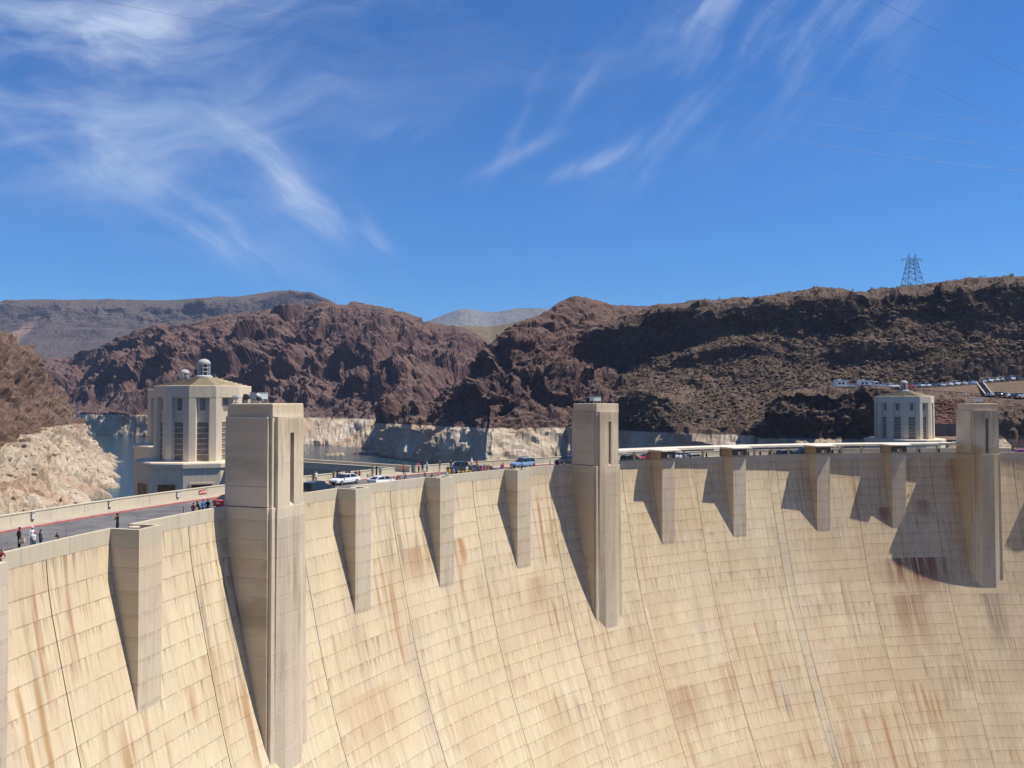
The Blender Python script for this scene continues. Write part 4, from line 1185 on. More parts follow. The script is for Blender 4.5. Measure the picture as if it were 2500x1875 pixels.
# ---------------------------------------------------------------- boulders and desert scrub
def scatter(name, mats, src, n, size, seed, sel=None, shrub=False, label='', cat='', zmin=-1.0):
    rng = np.random.default_rng(seed)
    P = src.reshape(-1, 3)
    nv, nu = src.shape[:2]
    ii = rng.integers(1, nv - 2, n * 3); jj = rng.integers(1, nu - 2, n * 3)
    p = src[ii, jj] * .5 + src[ii + 1, jj + 1] * .5
    du = src[ii, jj + 1] - src[ii, jj]; dv = src[ii + 1, jj] - src[ii, jj]
    nn = np.cross(du, dv); nn /= np.linalg.norm(nn, axis=1, keepdims=True) + 1e-9
    keep = (np.abs(nn[:, 2]) > (.45 if shrub else .3)) & (p[:, 2] > zmin)
    if sel is not None: keep &= sel(p)
    p = p[keep][:n]
    V = []; Fs = []
    ico = [(0, 0, 1), (.9, 0, .3), (.28, .85, .3), (-.72, .53, .3), (-.72, -.53, .3), (.28, -.85, .3), (.7, .5, -.4), (-.3, .85, -.4), (-.9, 0, -.4), (-.3, -.85, -.4), (.7, -.5, -.4)]
    icf = [(0, 1, 2), (0, 2, 3), (0, 3, 4), (0, 4, 5), (0, 5, 1), (1, 6, 2), (2, 7, 3), (3, 8, 4), (4, 9, 5), (5, 10, 1), (2, 6, 7), (3, 7, 8), (4, 8, 9), (5, 9, 10), (1, 10, 6)]
    ico = np.array(ico)
    for q in p:
        s = size[0] + (size[1] - size[0]) * rng.random() ** 2.5
        if shrub:
            b0 = len(V)
            for k in range(9):
                c = q + np.array([rng.normal() * .45 * s, rng.normal() * .45 * s, abs(rng.normal()) * .5 * s + .1 * s])
                d1 = rng.normal(size=3); d1 *= .5 * s / np.linalg.norm(d1); d2 = rng.normal(size=3); d2 *= .5 * s / np.linalg.norm(d2)
                V += [tuple(c - d1), tuple(c + d2), tuple(c + d1)]
                Fs.append((b0 + 3 * k, b0 + 3 * k + 1, b0 + 3 * k + 2))
        else:
            b0 = len(V)
            a = rng.random() * 6.28; ca, sa = math.cos(a), math.sin(a)
            J = ico * (1 + rng.normal(size=(11, 1)) * .18) * np.array([1, .6 + .6 * rng.random(), .5 + .5 * rng.random()]) * s
            J = np.stack([J[:, 0] * ca - J[:, 1] * sa, J[:, 0] * sa + J[:, 1] * ca, J[:, 2]], 1) + q
            V += [tuple(v) for v in J]
            Fs += [tuple(b0 + i for i in f) for f in icf]
    o = MB().add(V, Fs).obj(name, mats)
    tag(o, label, cat, kind='stuff')
    return o
M_SHRUB = mat('desert_shrub_leaf', (.115, .105, .048), .9, spec=.1, var=.4, vscale=.15)
M_SHRUB2 = mat('dry_shrub_leaf', (.19, .155, .085), .9, spec=.1, var=.35, vscale=.15)
lo = lambda p: (p[:, 2] < 75)
scatter('boulders', M_ROCK_RIGHT, RIDGE_P[10:130], 8000, (.3, 1.5), 1, lo, False, 'loose brown boulders strewn over the scrub-dotted slope', 'boulders')
scatter('desert_shrubs', M_SHRUB, RIDGE_P[10:], 2800, (.5, 1.5), 2, None, True, 'small olive desert shrubs dotting the far ridge', 'shrubs')
scatter('dry_shrubs', M_SHRUB2, RIDGE_P[10:], 2000, (.45, 1.1), 3, None, True, 'pale dry shrubs dotting the far ridge', 'shrubs')
scatter('shore_boulders', M_ROCK_LEFT, CLIFF_P[16:110], 3600, (.25, 1.2), 4, None, False, 'pale boulders and rubble on the lakeside cliff', 'boulders', -21)
scatter('cliff_shrubs', M_SHRUB, CLIFF_P[40:130], 420, (.4, 1.0), 5, None, True, 'sparse green shrubs clinging to the lakeside cliff', 'shrubs', -16)
scatter('bluff_shrubs', M_SHRUB2, BLUFF_P[40:], 500, (.4, 1.0), 6, None, True, 'dry shrubs along the bluff edge below the parking lot', 'shrubs')
scatter('rubble_blocks', M_TALUS, RUB_P, 900, (.35, 1.0), 7, None, False, 'angular red rubble blocks on the slope behind the intake tower', 'rubble')
# islet and shoal in the lake
for nm, u, v, L, W_, H_, sd in (('islet', 820, 1112, 9, 5, 3.2, 3), ('shore_spit', 945, 1108, 24, 8, 4.2, 8)):
    c = onz(u, v, WATER)
    n = 60
    q = []
    for j in range(n):
        for i in range(n):
            x, y = (i / (n - 1) - .5) * 2, (j / (n - 1) - .5) * 2
            q.append((c[0] + x * L, c[1] + y * W_, WATER - 1.2 + H_ * max(-.2, 1 - (x * x + y * y) * 1.15)))
    q = np.array(q); q[:, 2] += .9 * facets(q / 2.2, sd) + .5 * fbm(q / 3, 3, .5, sd)
    o = grid_obj(nm, q, n, n, M_ROCK_CEN); o['kind'] = 'structure'
# ---------------------------------------------------------------- pylon and cables
py = empty('pylon', at(2227, 696, 418)); tag(py, 'steel lattice power pylon standing on the ridge skyline', 'pylon')
M_STEEL = mat('pylon_steel', (.10, .10, .115), .6, .4)
def Lp(x, y, z): return (x, y, z)
hw = lambda z: 3.9 - (3.9 - 1.75) * min(1, z / 12.2)
H1, H2 = 12.2, 14.2
def lattice(name, segs, rad):
    mb = MB()
    for p, q in segs: mb.bar(p, q, rad, 4)
    return mb.obj(name, M_STEEL, py)
cor = [(-1, -1), (1, -1), (1, 1), (-1, 1)]
for sx, sy in cor:
    lattice('leg', [((sx * hw(-2), sy * hw(-2), -2), (sx * hw(H1), sy * hw(H1), H1))], .13)
lv = [0, 3.4, 6.2, 8.6, 10.6, 12.2]
for k in range(5):
    z0, z1 = lv[k], lv[k + 1]
    sg = []
    for i in range(4):
        (ax, ay), (bx, by) = cor[i], cor[(i + 1) % 4]
        sg += [((ax * hw(z0), ay * hw(z0), z0), (bx * hw(z1), by * hw(z1), z1)), ((bx * hw(z0), by * hw(z0), z0), (ax * hw(z1), ay * hw(z1), z1)), ((ax * hw(z1), ay * hw(z1), z1), (bx * hw(z1), by * hw(z1), z1))]
    lattice('cross_bracing', sg, .07)
for s in (-1, 1):
    lattice('peak', [((s * 1.75, -.9, H1), (s * 1.75, 0, 15.6)), ((s * 1.75, .9, H1), (s * 1.75, 0, 15.6)), ((s * .8, 0, H1), (s * 1.75, 0, 15.6))], .08)
    lattice('cross_arm', [((s * 1.75, -.6, 13.2), (s * 5.2, 0, 12.9)), ((s * 1.75, .6, 13.2), (s * 5.2, 0, 12.9)), ((s * 1.75, 0, 12.2), (s * 5.2, 0, 12.9)), ((s * 3.4, 0, 12.55), (s * 3.4, 0, 13.1))], .08)
    lattice('insulator', [((s * 5.1, 0, 12.9), (s * 5.1, 0, 11.4))], .1)
lattice('bridge_beam', [((-1.75, -.6, 13.2), (1.75, -.6, 13.2)), ((-1.75, .6, 13.2), (1.75, .6, 13.2)), ((-1.75, 0, 12.2), (1.75, 0, 12.2)), ((-1.75, 0, 12.2), (0, 0, 13.2)), ((1.75, 0, 12.2), (0, 0, 13.2))], .08)
M_CABLE = mat('cable', (.16, .17, .20), .5, .3)
CABLES = [([(235, 0), (620, 75), (1000, 155), (1300, 220), (1700, 300), (2100, 368), (2500, 418), (2900, 450)], 'lowest of three long cables sweeping from the upper left sky'),
          ([(515, 0), (900, 80), (1250, 158), (1650, 245), (2060, 310), (2500, 366), (2900, 405)], 'middle of three long cables sweeping from the upper left sky'),
          ([(815, 0), (1100, 62), (1450, 135), (1700, 190), (2060, 245), (2500, 308), (2900, 350)], 'uppermost of three long cables sweeping from the upper left sky'),
          ([(1850, 0), (2000, 75), (2150, 150), (2300, 222), (2500, 318), (2800, 445)], 'steeper cable dropping from the small bright cloud to the right edge'),
          ([(2140, 0), (2260, 60), (2380, 122), (2500, 186), (2700, 285)], 'short cable across the top right corner of the sky'),
          ([(1560, 0), (1790, 90), (2000, 190), (2250, 305), (2500, 418), (2800, 540)], 'faint steep cable below the bright cloud')]
for i, (pts, lab) in enumerate(CABLES):
    d0 = np.array(pts[1]) - np.array(pts[0]); pts = [tuple(np.array(pts[0]) - d0 * 1.2)] + pts
    n = len(pts)
    W3 = np.array([at(u, v, (210 + 16 * j if i < 3 else 230 + 14 * j)) for j, (u, v) in enumerate(pts)])
    # smooth curve through the points
    def cr(t_):
        k = min(int(t_), n - 2); f = t_ - k
        p0, p1, p2, p3 = W3[max(k - 1, 0)], W3[k], W3[k + 1], W3[min(k + 2, n - 1)]
        return .5 * (2 * p1 + (p2 - p0) * f + (2 * p0 - 5 * p1 + 4 * p2 - p3) * f * f + (3 * p1 - p0 - 3 * p2 + p3) * f ** 3)
    C = [Vector(cr(t_)) for t_ in np.linspace(0, n - 1.0001, 60)]
    rad = .034 if i < 3 else .030
    rings = []
    for j, c in enumerate(C):
        d = (C[min(j + 1, 59)] - C[max(j - 1, 0)]).normalized(); a = d.cross(Vector((0, 0, 1))).normalized(); b_ = d.cross(a)
        rings.append([c + (a * math.cos(q * math.pi / 2) + b_ * math.sin(q * math.pi / 2)) * rad for q in range(4)])
    o = MB().loft(rings).obj('power_cable', M_CABLE)
    tag(o, lab, 'cable', 'power cables crossing the sky')

# ---------------------------------------------------------------- vehicles
def car_paint(name, col, rough=.28):
    return mat(name, col, rough, 0, .5, coat=.5)
PAINT = {'white': car_paint('white_car_paint', (.72, .72, .70)), 'black': car_paint('black_car_paint', (.012, .012, .014)), 'dark': car_paint('charcoal_car_paint', (.03, .033, .04)),
         'blue': car_paint('light_blue_car_paint', (.22, .36, .52)), 'navy': car_paint('navy_car_paint', (.02, .045, .12)), 'red': car_paint('red_car_paint', (.42, .02, .02)),
         'silver': car_paint('silver_car_paint', (.42, .43, .44)), 'green': car_paint('dark_green_car_paint', (.02, .06, .045)), 'pink': car_paint('magenta_car_paint', (.55, .08, .30)), 'tan': car_paint('tan_car_paint', (.34, .28, .20))}
M_TYRE = mat('tyre_rubber', (.012, .012, .012), .9, spec=.2)
M_RIM = mat('alloy_rim', (.45, .45, .46), .3, .8)
M_HEAD = mat('headlight_lens', (.75, .77, .78), .15)
M_TAIL = mat('taillight_lens', (.35, .015, .012), .25)
M_TRIM = mat('black_trim', (.02, .02, .021), .6)
# lower body stations (x, zbottom, zbelt, halfwidth), cabin stations (x, zbelt, zroof, w_belt, w_roof); front is +x
CARS = {
 'sedan': dict(L=4.95, body=[(-2.48, .42, .80, .70), (-2.38, .30, .98, .84), (-1.7, .24, 1.03, .92), (0, .22, 1.00, .94), (1.2, .24, .98, .93), (2.1, .28, .86, .88), (2.42, .36, .74, .78), (2.48, .45, .62, .66)],
                cab=[(-2.05, 1.0, 1.01, .80, .72), (-1.25, 1.0, 1.42, .84, .66), (-.3, .99, 1.50, .86, .66), (.45, .98, 1.45, .86, .66), (1.35, .965, .975, .84, .74)], wh=(-1.5, 1.52, .35)),
 'hatch': dict(L=4.5, body=[(-2.25, .45, 1.02, .72), (-2.18, .30, 1.10, .84), (-1.5, .22, 1.06, .90), (0, .20, .98, .92), (1.1, .22, .94, .91), (1.95, .26, .80, .86), (2.22, .36, .66, .74)],
               cab=[(-2.12, 1.09, 1.11, .76, .70), (-1.3, 1.04, 1.36, .82, .64), (-.3, 1.0, 1.46, .85, .64), (.4, .97, 1.42, .85, .65), (1.3, .92, .935, .83, .74)], wh=(-1.38, 1.35, .33)),
 'suv': dict(L=4.8, body=[(-2.40, .50, 1.06, .78), (-2.34, .38, 1.16, .90), (-1.6, .32, 1.14, .95), (0, .30, 1.12, .96), (1.2, .32, 1.10, .95), (2.1, .36, 1.02, .90), (2.38, .46, .86, .80)],
             cab=[(-2.32, 1.13, 1.20, .84, .78), (-2.1, 1.13, 1.70, .86, .72), (-1.0, 1.12, 1.80, .88, .72), (.35, 1.11, 1.76, .88, .72), (1.15, 1.09, 1.10, .86, .78)], wh=(-1.42, 1.48, .38)),
 'pickup': dict(L=5.6, body=[(-2.80, .55, 1.08, .86), (-2.74, .45, 1.14, .94), (-.6, .38, 1.14, .97), (.4, .36, 1.14, .98), (1.6, .38, 1.14, .97), (2.55, .42, 1.08, .94), (2.78, .52, .92, .86)],
                cab=[(-.75, 1.13, 1.16, .88, .82), (-.55, 1.13, 1.78, .88, .74), (.2, 1.13, 1.86, .90, .74), (.8, 1.13, 1.82, .90, .74), (1.55, 1.12, 1.14, .88, .80)], wh=(-1.75, 1.80, .40))}
def car_mesh(kind):
    c = CARS[kind]
    bd = MB()
    def bring(x, zb, zt, w_):
        h = zt - zb
        return [(x, -w_ * .90, zb), (x, -w_, zb + h * .25), (x, -w_ * 1.0, zb + h * .62), (x, -w_ * .93, zt), (x, 0, zt + .02), (x, w_ * .93, zt), (x, w_ * 1.0, zb + h * .62), (x, w_, zb + h * .25), (x, w_ * .90, zb)]
    bd.loft([bring(*s) for s in c['body']])
    if kind == 'pickup':                      # open load bed: raised rim behind the cab
        pass
    gl = MB(); rf = MB()
    cb = c['cab']
    R = [[(x, -wb, zb), (x, -wr, zr), (x, wr, zr), (x, wb, zb)] for x, zb, zr, wb, wr in cb]
    gl.loft(R)
    # painted roof a touch above the glass and pillars
    mid = [r for r in R[1:-1]]
    rf.loft([[(p[1][0], p[1][1] * 1.02, p[1][2] + .012), (p[2][0], p[2][1] * 1.02, p[2][2] + .012), (p[2][0], p[2][1] * .98, p[2][2] + .05), (p[1][0], p[1][1] * .98, p[1][2] + .05)] for p in mid])
    for s in (1, 2):
        for j in range(len(R) - 1):
            if j == 0 or j == len(R) - 2:
                a, b_ = (R[j][0], R[j + 1][1]) if s == 1 else (R[j][3], R[j + 1][2])
                rf.bar(a, b_, .055, 5)
        for p in mid[1:2]:
            a, b_ = (p[0], p[1]) if s == 1 else (p[3], p[2])
            rf.bar(a, b_, .05, 5)
    return bd, gl, rf, c
def wheel(mb, x, y, r, w_=.22, mi=0, inner=False):
    n = 16
    ring = lambda yy, rr: [(x + rr * math.cos(2 * math.pi * i / n), yy, r + rr * math.sin(2 * math.pi * i / n)) for i in range(n)]
    mb.loft([ring(y - w_ / 2, r * .86), ring(y - w_ / 2 + .04, r), ring(y + w_ / 2 - .04, r), ring(y + w_ / 2, r * .86)], mi)
PROTO = {}
def car(kind, paint, loc, rz, label, group='vehicles on the crest road', parts=True, name=None):
    nm = name or {'sedan': 'sedan_car', 'hatch': 'hatchback_car', 'suv': 'suv_car', 'pickup': 'pickup_truck'}[kind]
    key = (kind, parts)
    cat = {'suv': 'suv', 'pickup': 'pickup truck'}.get(kind, 'car')
    if key not in PROTO:
        bd, gl, rf, c = car_mesh(kind)
        L = c['L'] / 2
        if not parts:
            mb = MB(); 
            for src, mi in ((bd, 0), (gl, 1), (rf, 0)): mb.add(src.v, src.f, mi)
            for x in c['wh'][:2]:
                for y in (-.82, .82): wheel(mb, x, y, c['wh'][2], mi=2)
            for y in (-.6, .6):
                mb.box(L - .12, L + .005, y - .18, y + .18, .62, .74, 3); mb.box(-L - .005, -L + .12, y - .16, y + .16, .78, .92, 4)
            o = mb.obj(nm, [PAINT['white'], M_GLASSD, M_TYRE, M_HEAD, M_TAIL])
            PROTO[key] = o.data; bpy.data.objects.remove(o)
        else:
            D = []
            for src, n_, mm in ((bd, 'body', 'paint'), (gl, 'windows', M_GLASSD), (rf, 'roof', 'paint')):
                D.append((n_, src, mm, None))
            for x in c['wh'][:2]:
                for y in (-.84, .84):
                    mb = MB(); wheel(mb, x, y, c['wh'][2]); 
                    rm = MB(); wheel(rm, x, y + (.06 if y > 0 else -.06), c['wh'][2], .14); rm.v = [(x + (a - x) * .64, b_, c['wh'][2] + (z - c['wh'][2]) * .64) for a, b_, z in rm.v]
                    D.append(('wheel', mb, M_TYRE, ('rim', rm, M_RIM)))
            for y in (-.62, .62):
                D.append(('headlight', MB().box(L - .22, L - .02, y - .2, y + .2, .62, .78), M_HEAD, None))
                D.append(('taillight', MB().box(-L - .0, -L + .16, y - .18, y + .18, .78, .98), M_TAIL, None))
            for y in (-1.0, 1.0):
                zb = c['cab'][-1][1]
                D.append(('mirror', MB().box(.85, .98, y - .1, y + .1, zb + .02, zb + .16), 'paint', None))
            D.append(('bumper', MB().box(L - .1, L + .02, -.7, .7, .34, .52), M_TRIM, None))
            D.append(('number_plate', MB().box(-L - .02, -L + .03, -.26, .26, .6, .74), M_WHITE, None))
            M = []
            for n_, mb, mm, ch in D:
                def mk(n2, m2):
                    me = bpy.data.meshes.new(n2); me.from_pydata(m2.v, [], m2.f); me.materials.append(M_TYRE); me.update(); return me
                M.append((n_, mk(n_, mb), mm, None if ch is None else (ch[0], mk(ch[0], ch[1]), ch[2])))
            PROTO[key] = M
    if not parts:
        o = bpy.data.objects.new(nm, PROTO[key]); link(o)
        o.location = loc; o.rotation_euler = (0, 0, rz)
        o.material_slots[0].link = 'OBJECT'; o.material_slots[0].material = PAINT[paint]
        return tag(o, label, cat, group)
    r = empty(nm, loc, rz); tag(r, label, cat, group)
    for n_, me, mm, ch in PROTO[key]:
        o = bpy.data.objects.new(n_, me); link(o, r)
        o.material_slots[0].link = 'OBJECT'; o.material_slots[0].material = PAINT[paint] if mm == 'paint' else mm
        if ch:
            q = bpy.data.objects.new(ch[0], ch[1]); link(q, o)
            q.material_slots[0].link = 'OBJECT'; q.material_slots[0].material = ch[2]
    return r
def road_car(u, r, kind, paint, label, away=True, dz=0):
    """away: heads along the crest towards the far bank"""
    t_ = uth(u, r)
    return car(kind, paint, pol(t_, r, ROAD + .005), -t_ + (0 if away else math.pi), label)
road_car(572, 143.6, 'sedan', 'red', 'red car mostly hidden behind the tall crest tower')
road_car(779, 142.6, 'suv', 'black', 'black suv on the near lane just beside the tall tower')
road_car(843, 149.4, 'sedan', 'white', 'white sedan facing the viewer on the far lane behind the black suv', False)
road_car(934, 143.0, 'hatch', 'white', 'white hatchback seen from behind with dark tail panel')
road_car(1128, 149.4, 'pickup', 'dark', 'dark pickup truck on the far lane beside the yellow-shirted group', False)
road_car(1186, 143.4, 'sedan', 'dark', 'dark low car behind the colourful crowd at the parapet')
road_car(1276, 149.2, 'suv', 'blue', 'light blue suv on the far lane above a lookout bay', False)
road_car(1383, 149.2, 'suv', 'dark', 'dark suv on the far lane partly hidden by the plaque tower', False)
road_car(1543, 143.6, 'suv', 'green', 'dark green vehicle behind the canopy posts next to plaque tower')
road_car(1580, 149.2, 'sedan', 'red', 'red car under the canopy near the first booth', False)
road_car(1662, 149.2, 'sedan', 'white', 'white car under the canopy just past the first booth', False)
road_car(1696, 143.4, 'sedan', 'silver', 'silver car under the canopy halfway between first and second booth')
road_car(1922, 143.4, 'suv', 'navy', 'navy suv under the canopy left of the third booth')
road_car(1960, 149.2, 'suv', 'black', 'black suv with pale front under the canopy beside the third booth', False)
road_car(2494, 143.6, 'sedan', 'pink', 'magenta and white car at the right end of the crest road')
# parked vehicles on the far terraces
def along(pts, u):
    P = [(project(p)[0], p) for p in pts]
    for (a, p), (b_, q) in zip(P, P[1:]):
        if a <= u <= b_:
            f = (u - a) / (b_ - a); return tuple(p[k] + (q[k] - p[k]) * f for k in range(3)), math.atan2(q[1] - p[1], q[0] - p[0])
    return P[-1][1], 0.0
def parked(pts, u, kind, paint, label, off=3.2, turn=0.0, lift=.06):
    p, a = along(pts, u)
    return car(kind, paint, (p[0] + off * .25, p[1] + off, p[2] + lift), a + turn, label, 'vehicles parked on the far terraces', False)
PK = [(2090, 'sedan', 'silver', 'silver car parked between the camper and the motorhome', 0), (2184, 'suv', 'white', 'white suv parked left of the far intake tower lantern', 0),
      (2222, 'sedan', 'red', 'red car parked right of the far intake tower lantern', 0), (2247, 'suv', 'white', 'white suv facing out, first right of the red car', -1.57), (2264, 'suv', 'white', 'white suv facing out, second right of the red car', -1.57),
      (2288, 'sedan', 'navy', 'dark blue car parked third right of the red car', .4), (2306, 'sedan', 'silver', 'silver car parked fourth right of the red car', .3), (2327, 'sedan', 'white', 'white car parked above the yellow-stained tower, left one', .3),
      (2342, 'suv', 'white', 'white suv parked above the yellow-stained tower', .3), (2360, 'sedan', 'silver', 'silver car parked above the yellow-stained tower, right one', .3), (2381, 'sedan', 'blue', 'blue car parked just left of the stairway top', .3),
      (2409, 'sedan', 'silver', 'silver car parked just right of the stairway top', .3), (2424, 'suv', 'white', 'white suv parked second right of the stairway top', .3), (2442, 'sedan', 'white', 'white car parked third right of the stairway top', .3),
      (2455, 'sedan', 'silver', 'silver car parked fourth right of the stairway top', .3), (2467, 'sedan', 'navy', 'dark blue car parked fifth right of the stairway top', .3), (2479, 'suv', 'white', 'white suv in the upper row near the right edge', .3), (2495, 'sedan', 'dark', 'dark car in the upper row at the right edge', .3)]
for u, k, c, l, tn in PK: parked(UPp, u, k, c, l, 3.2, tn)
PL = [(2430, 'sedan', 'white', 'white car at the foot of the stairway'), (2446, 'suv', 'dark', 'dark suv in the lower row, second from the stairway'), (2459, 'sedan', 'black', 'black car in the lower row, third from the stairway'),
      (2471, 'sedan', 'white', 'white car in the lower row, fourth from the stairway'), (2483, 'sedan', 'navy', 'dark blue car in the lower row near the right edge'), (2497, 'suv', 'silver', 'silver suv in the lower row at the right edge')]
for u, k, c, l in PL: parked(LOp, u, k, c, l, 3.0, .5)
def big_vehicle(name, u, label, cat, L, H, stripe=None, cabover=True):
    p, a = along(UPp, u)
    r = empty(name, (p[0] + .8, p[1] + 3.2, p[2] + .07), a); tag(r, label, cat, 'vehicles parked on the far terraces')
    prof = [(-L / 2, .5), (L / 2 - 1.2, .5), (L / 2 - .2, .6), (L / 2, 1.1), (L / 2 - .15, 1.45), (L / 2 - .75, 1.6)] + ([(L / 2 - .5, 2.1), (L / 2 - .6, H)] if cabover else [(L / 2 - 1.3, H)]) + [(-L / 2 + .1, H), (-L / 2, H - .15)]
    mb = MB(); mb.loft([[(x, -1.12, z) for x, z in prof], [(x, -1.2, z) for x, z in prof], [(x, 1.2, z) for x, z in prof], [(x, 1.12, z) for x, z in prof]][::-1])
    mb.obj('body', PAINT['white'], r)
    for x0, x1 in ((-L / 2 + .6, -L / 2 + 1.6), (-L / 2 + 2.2, -L / 2 + 3.2), (L / 2 - 1.25, L / 2 - .85)):
        MB().box(x0, x1, -1.22, -1.202, 1.45, 2.1).obj('window', M_GLASSD, r)
    if stripe: MB().box(-L / 2 + .2, L / 2 - 1.4, -1.215, -1.203, .85, 1.2).obj('stripe', PAINT[stripe], r)
    MB().box(-L / 4, -L / 4 + .9, -.4, .4, H + .002, H + .3).obj('roof_vent', M_WHITE, r)
    for x in (-L / 2 + 1.4, L / 2 - 1.0):
        for y in (-1.0, 1.0):
            mb = MB(); wheel(mb, x, y, .4); mb.obj('wheel', M_TYRE, r)
    return r
big_vehicle('camper_truck', 2058, 'white camper truck parked first above the shaded bluff', 'camper', 5.6, 3.1)
big_vehicle('motorhome', 2117, 'white motorhome with blue side parked above the bluff', 'motorhome', 6.2, 3.0, 'navy')
big_vehicle('camper_van', 2148, 'white van parked beside the motorhome', 'van', 5.2, 2.2, None, False)
for i, u in enumerate((2016, 2173)):
    p = along(UPp, u)[0]
    r = empty('lamp_post', (p[0], p[1] + 1.2, p[2])); tag(r, ['thin lamp post left of the parked campers', 'thin lamp post left of the far intake tower lantern'][i], 'lamp post', 'lamp posts by the parking lot')
    MB().bar((0, 0, -.3), (0, 0, 6.5), .09, 6, r2=.06).obj('pole', M_METALG, r); MB().box(-.35, .1, -.15, .15, 6.45, 6.62).obj('lamp_head', M_WHITE, r)
# ---------------------------------------------------------------- people on the crest
POSES = {
 'stand': dict(), 
 'lean': {'waist': (0, .03, 1.06), 'chest': (0, .12, 1.26), 'nb': (0, .19, 1.40), 'neck': (0, .22, 1.45), 'shL': (-.19, .18, 1.36), 'shR': (.19, .18, 1.36), 'elL': (-.24, .26, 1.12), 'elR': (.24, .26, 1.12),
          'wrL': (-.12, .46, 1.10), 'wrR': (.12, .46, 1.10), 'haL': (-.06, .53, 1.10), 'haR': (.06, .53, 1.10)},
 'photo': {'elL': (-.25, .16, 1.24), 'elR': (.25, .16, 1.24), 'wrL': (-.12, .30, 1.46), 'wrR': (.12, .30, 1.46), 'haL': (-.06, .35, 1.53), 'haR': (.06, .35, 1.53)},
 'walk': {'knL': (-.10, .17, .52), 'anL': (-.10, .22, .10), 'toL': (-.11, .36, .05), 'knR': (.10, -.06, .50), 'anR': (.10, -.27, .13), 'toR': (.11, -.15, .04), 'elL': (-.24, -.12, 1.15), 'wrL': (-.24, -.06, .92), 'haL': (-.24, -.02, .83),
          'elR': (.24, .06, 1.15), 'wrR': (.24, .20, .96), 'haR': (.24, .26, .90)}}
BASE = {'pel': ((0, 0, .95), .135), 'waist': ((0, 0, 1.08), .12), 'chest': ((0, .01, 1.29), .145), 'nb': ((0, 0, 1.45), .075), 'neck': ((0, .015, 1.52), .052),
        'shL': ((-.18, 0, 1.41), .065), 'elL': ((-.24, -.03, 1.14), .048), 'wrL': ((-.25, .05, .91), .034), 'haL': ((-.25, .08, .82), .036),
        'shR': ((.18, 0, 1.41), .065), 'elR': ((.24, -.03, 1.14), .048), 'wrR': ((.25, .05, .91), .034), 'haR': ((.25, .08, .82), .036),
        'hiL': ((-.09, 0, .88), .10), 'knL': ((-.10, .02, .50), .068), 'anL': ((-.10, -.02, .10), .046), 'toL': ((-.11, .13, .045), .042),
        'hiR': ((.09, 0, .88), .10), 'knR': ((.10, .02, .50), .068), 'anR': ((.10, -.02, .10), .046), 'toR': ((.11, .13, .045), .042)}
BONES = [('pel', 'waist', 1), ('waist', 'chest', 1), ('chest', 'nb', 1), ('nb', 'neck', 0)]
for s in 'LR':
    BONES += [('nb', 'sh' + s, 1), ('sh' + s, 'el' + s, 1), ('el' + s, 'wr' + s, 0), ('wr' + s, 'ha' + s, 0), ('pel', 'hi' + s, 2), ('hi' + s, 'kn' + s, 2), ('kn' + s, 'an' + s, 4), ('an' + s, 'to' + s, 3)]
M_SK = mat('skin', (.42, .25, .17), .6); 
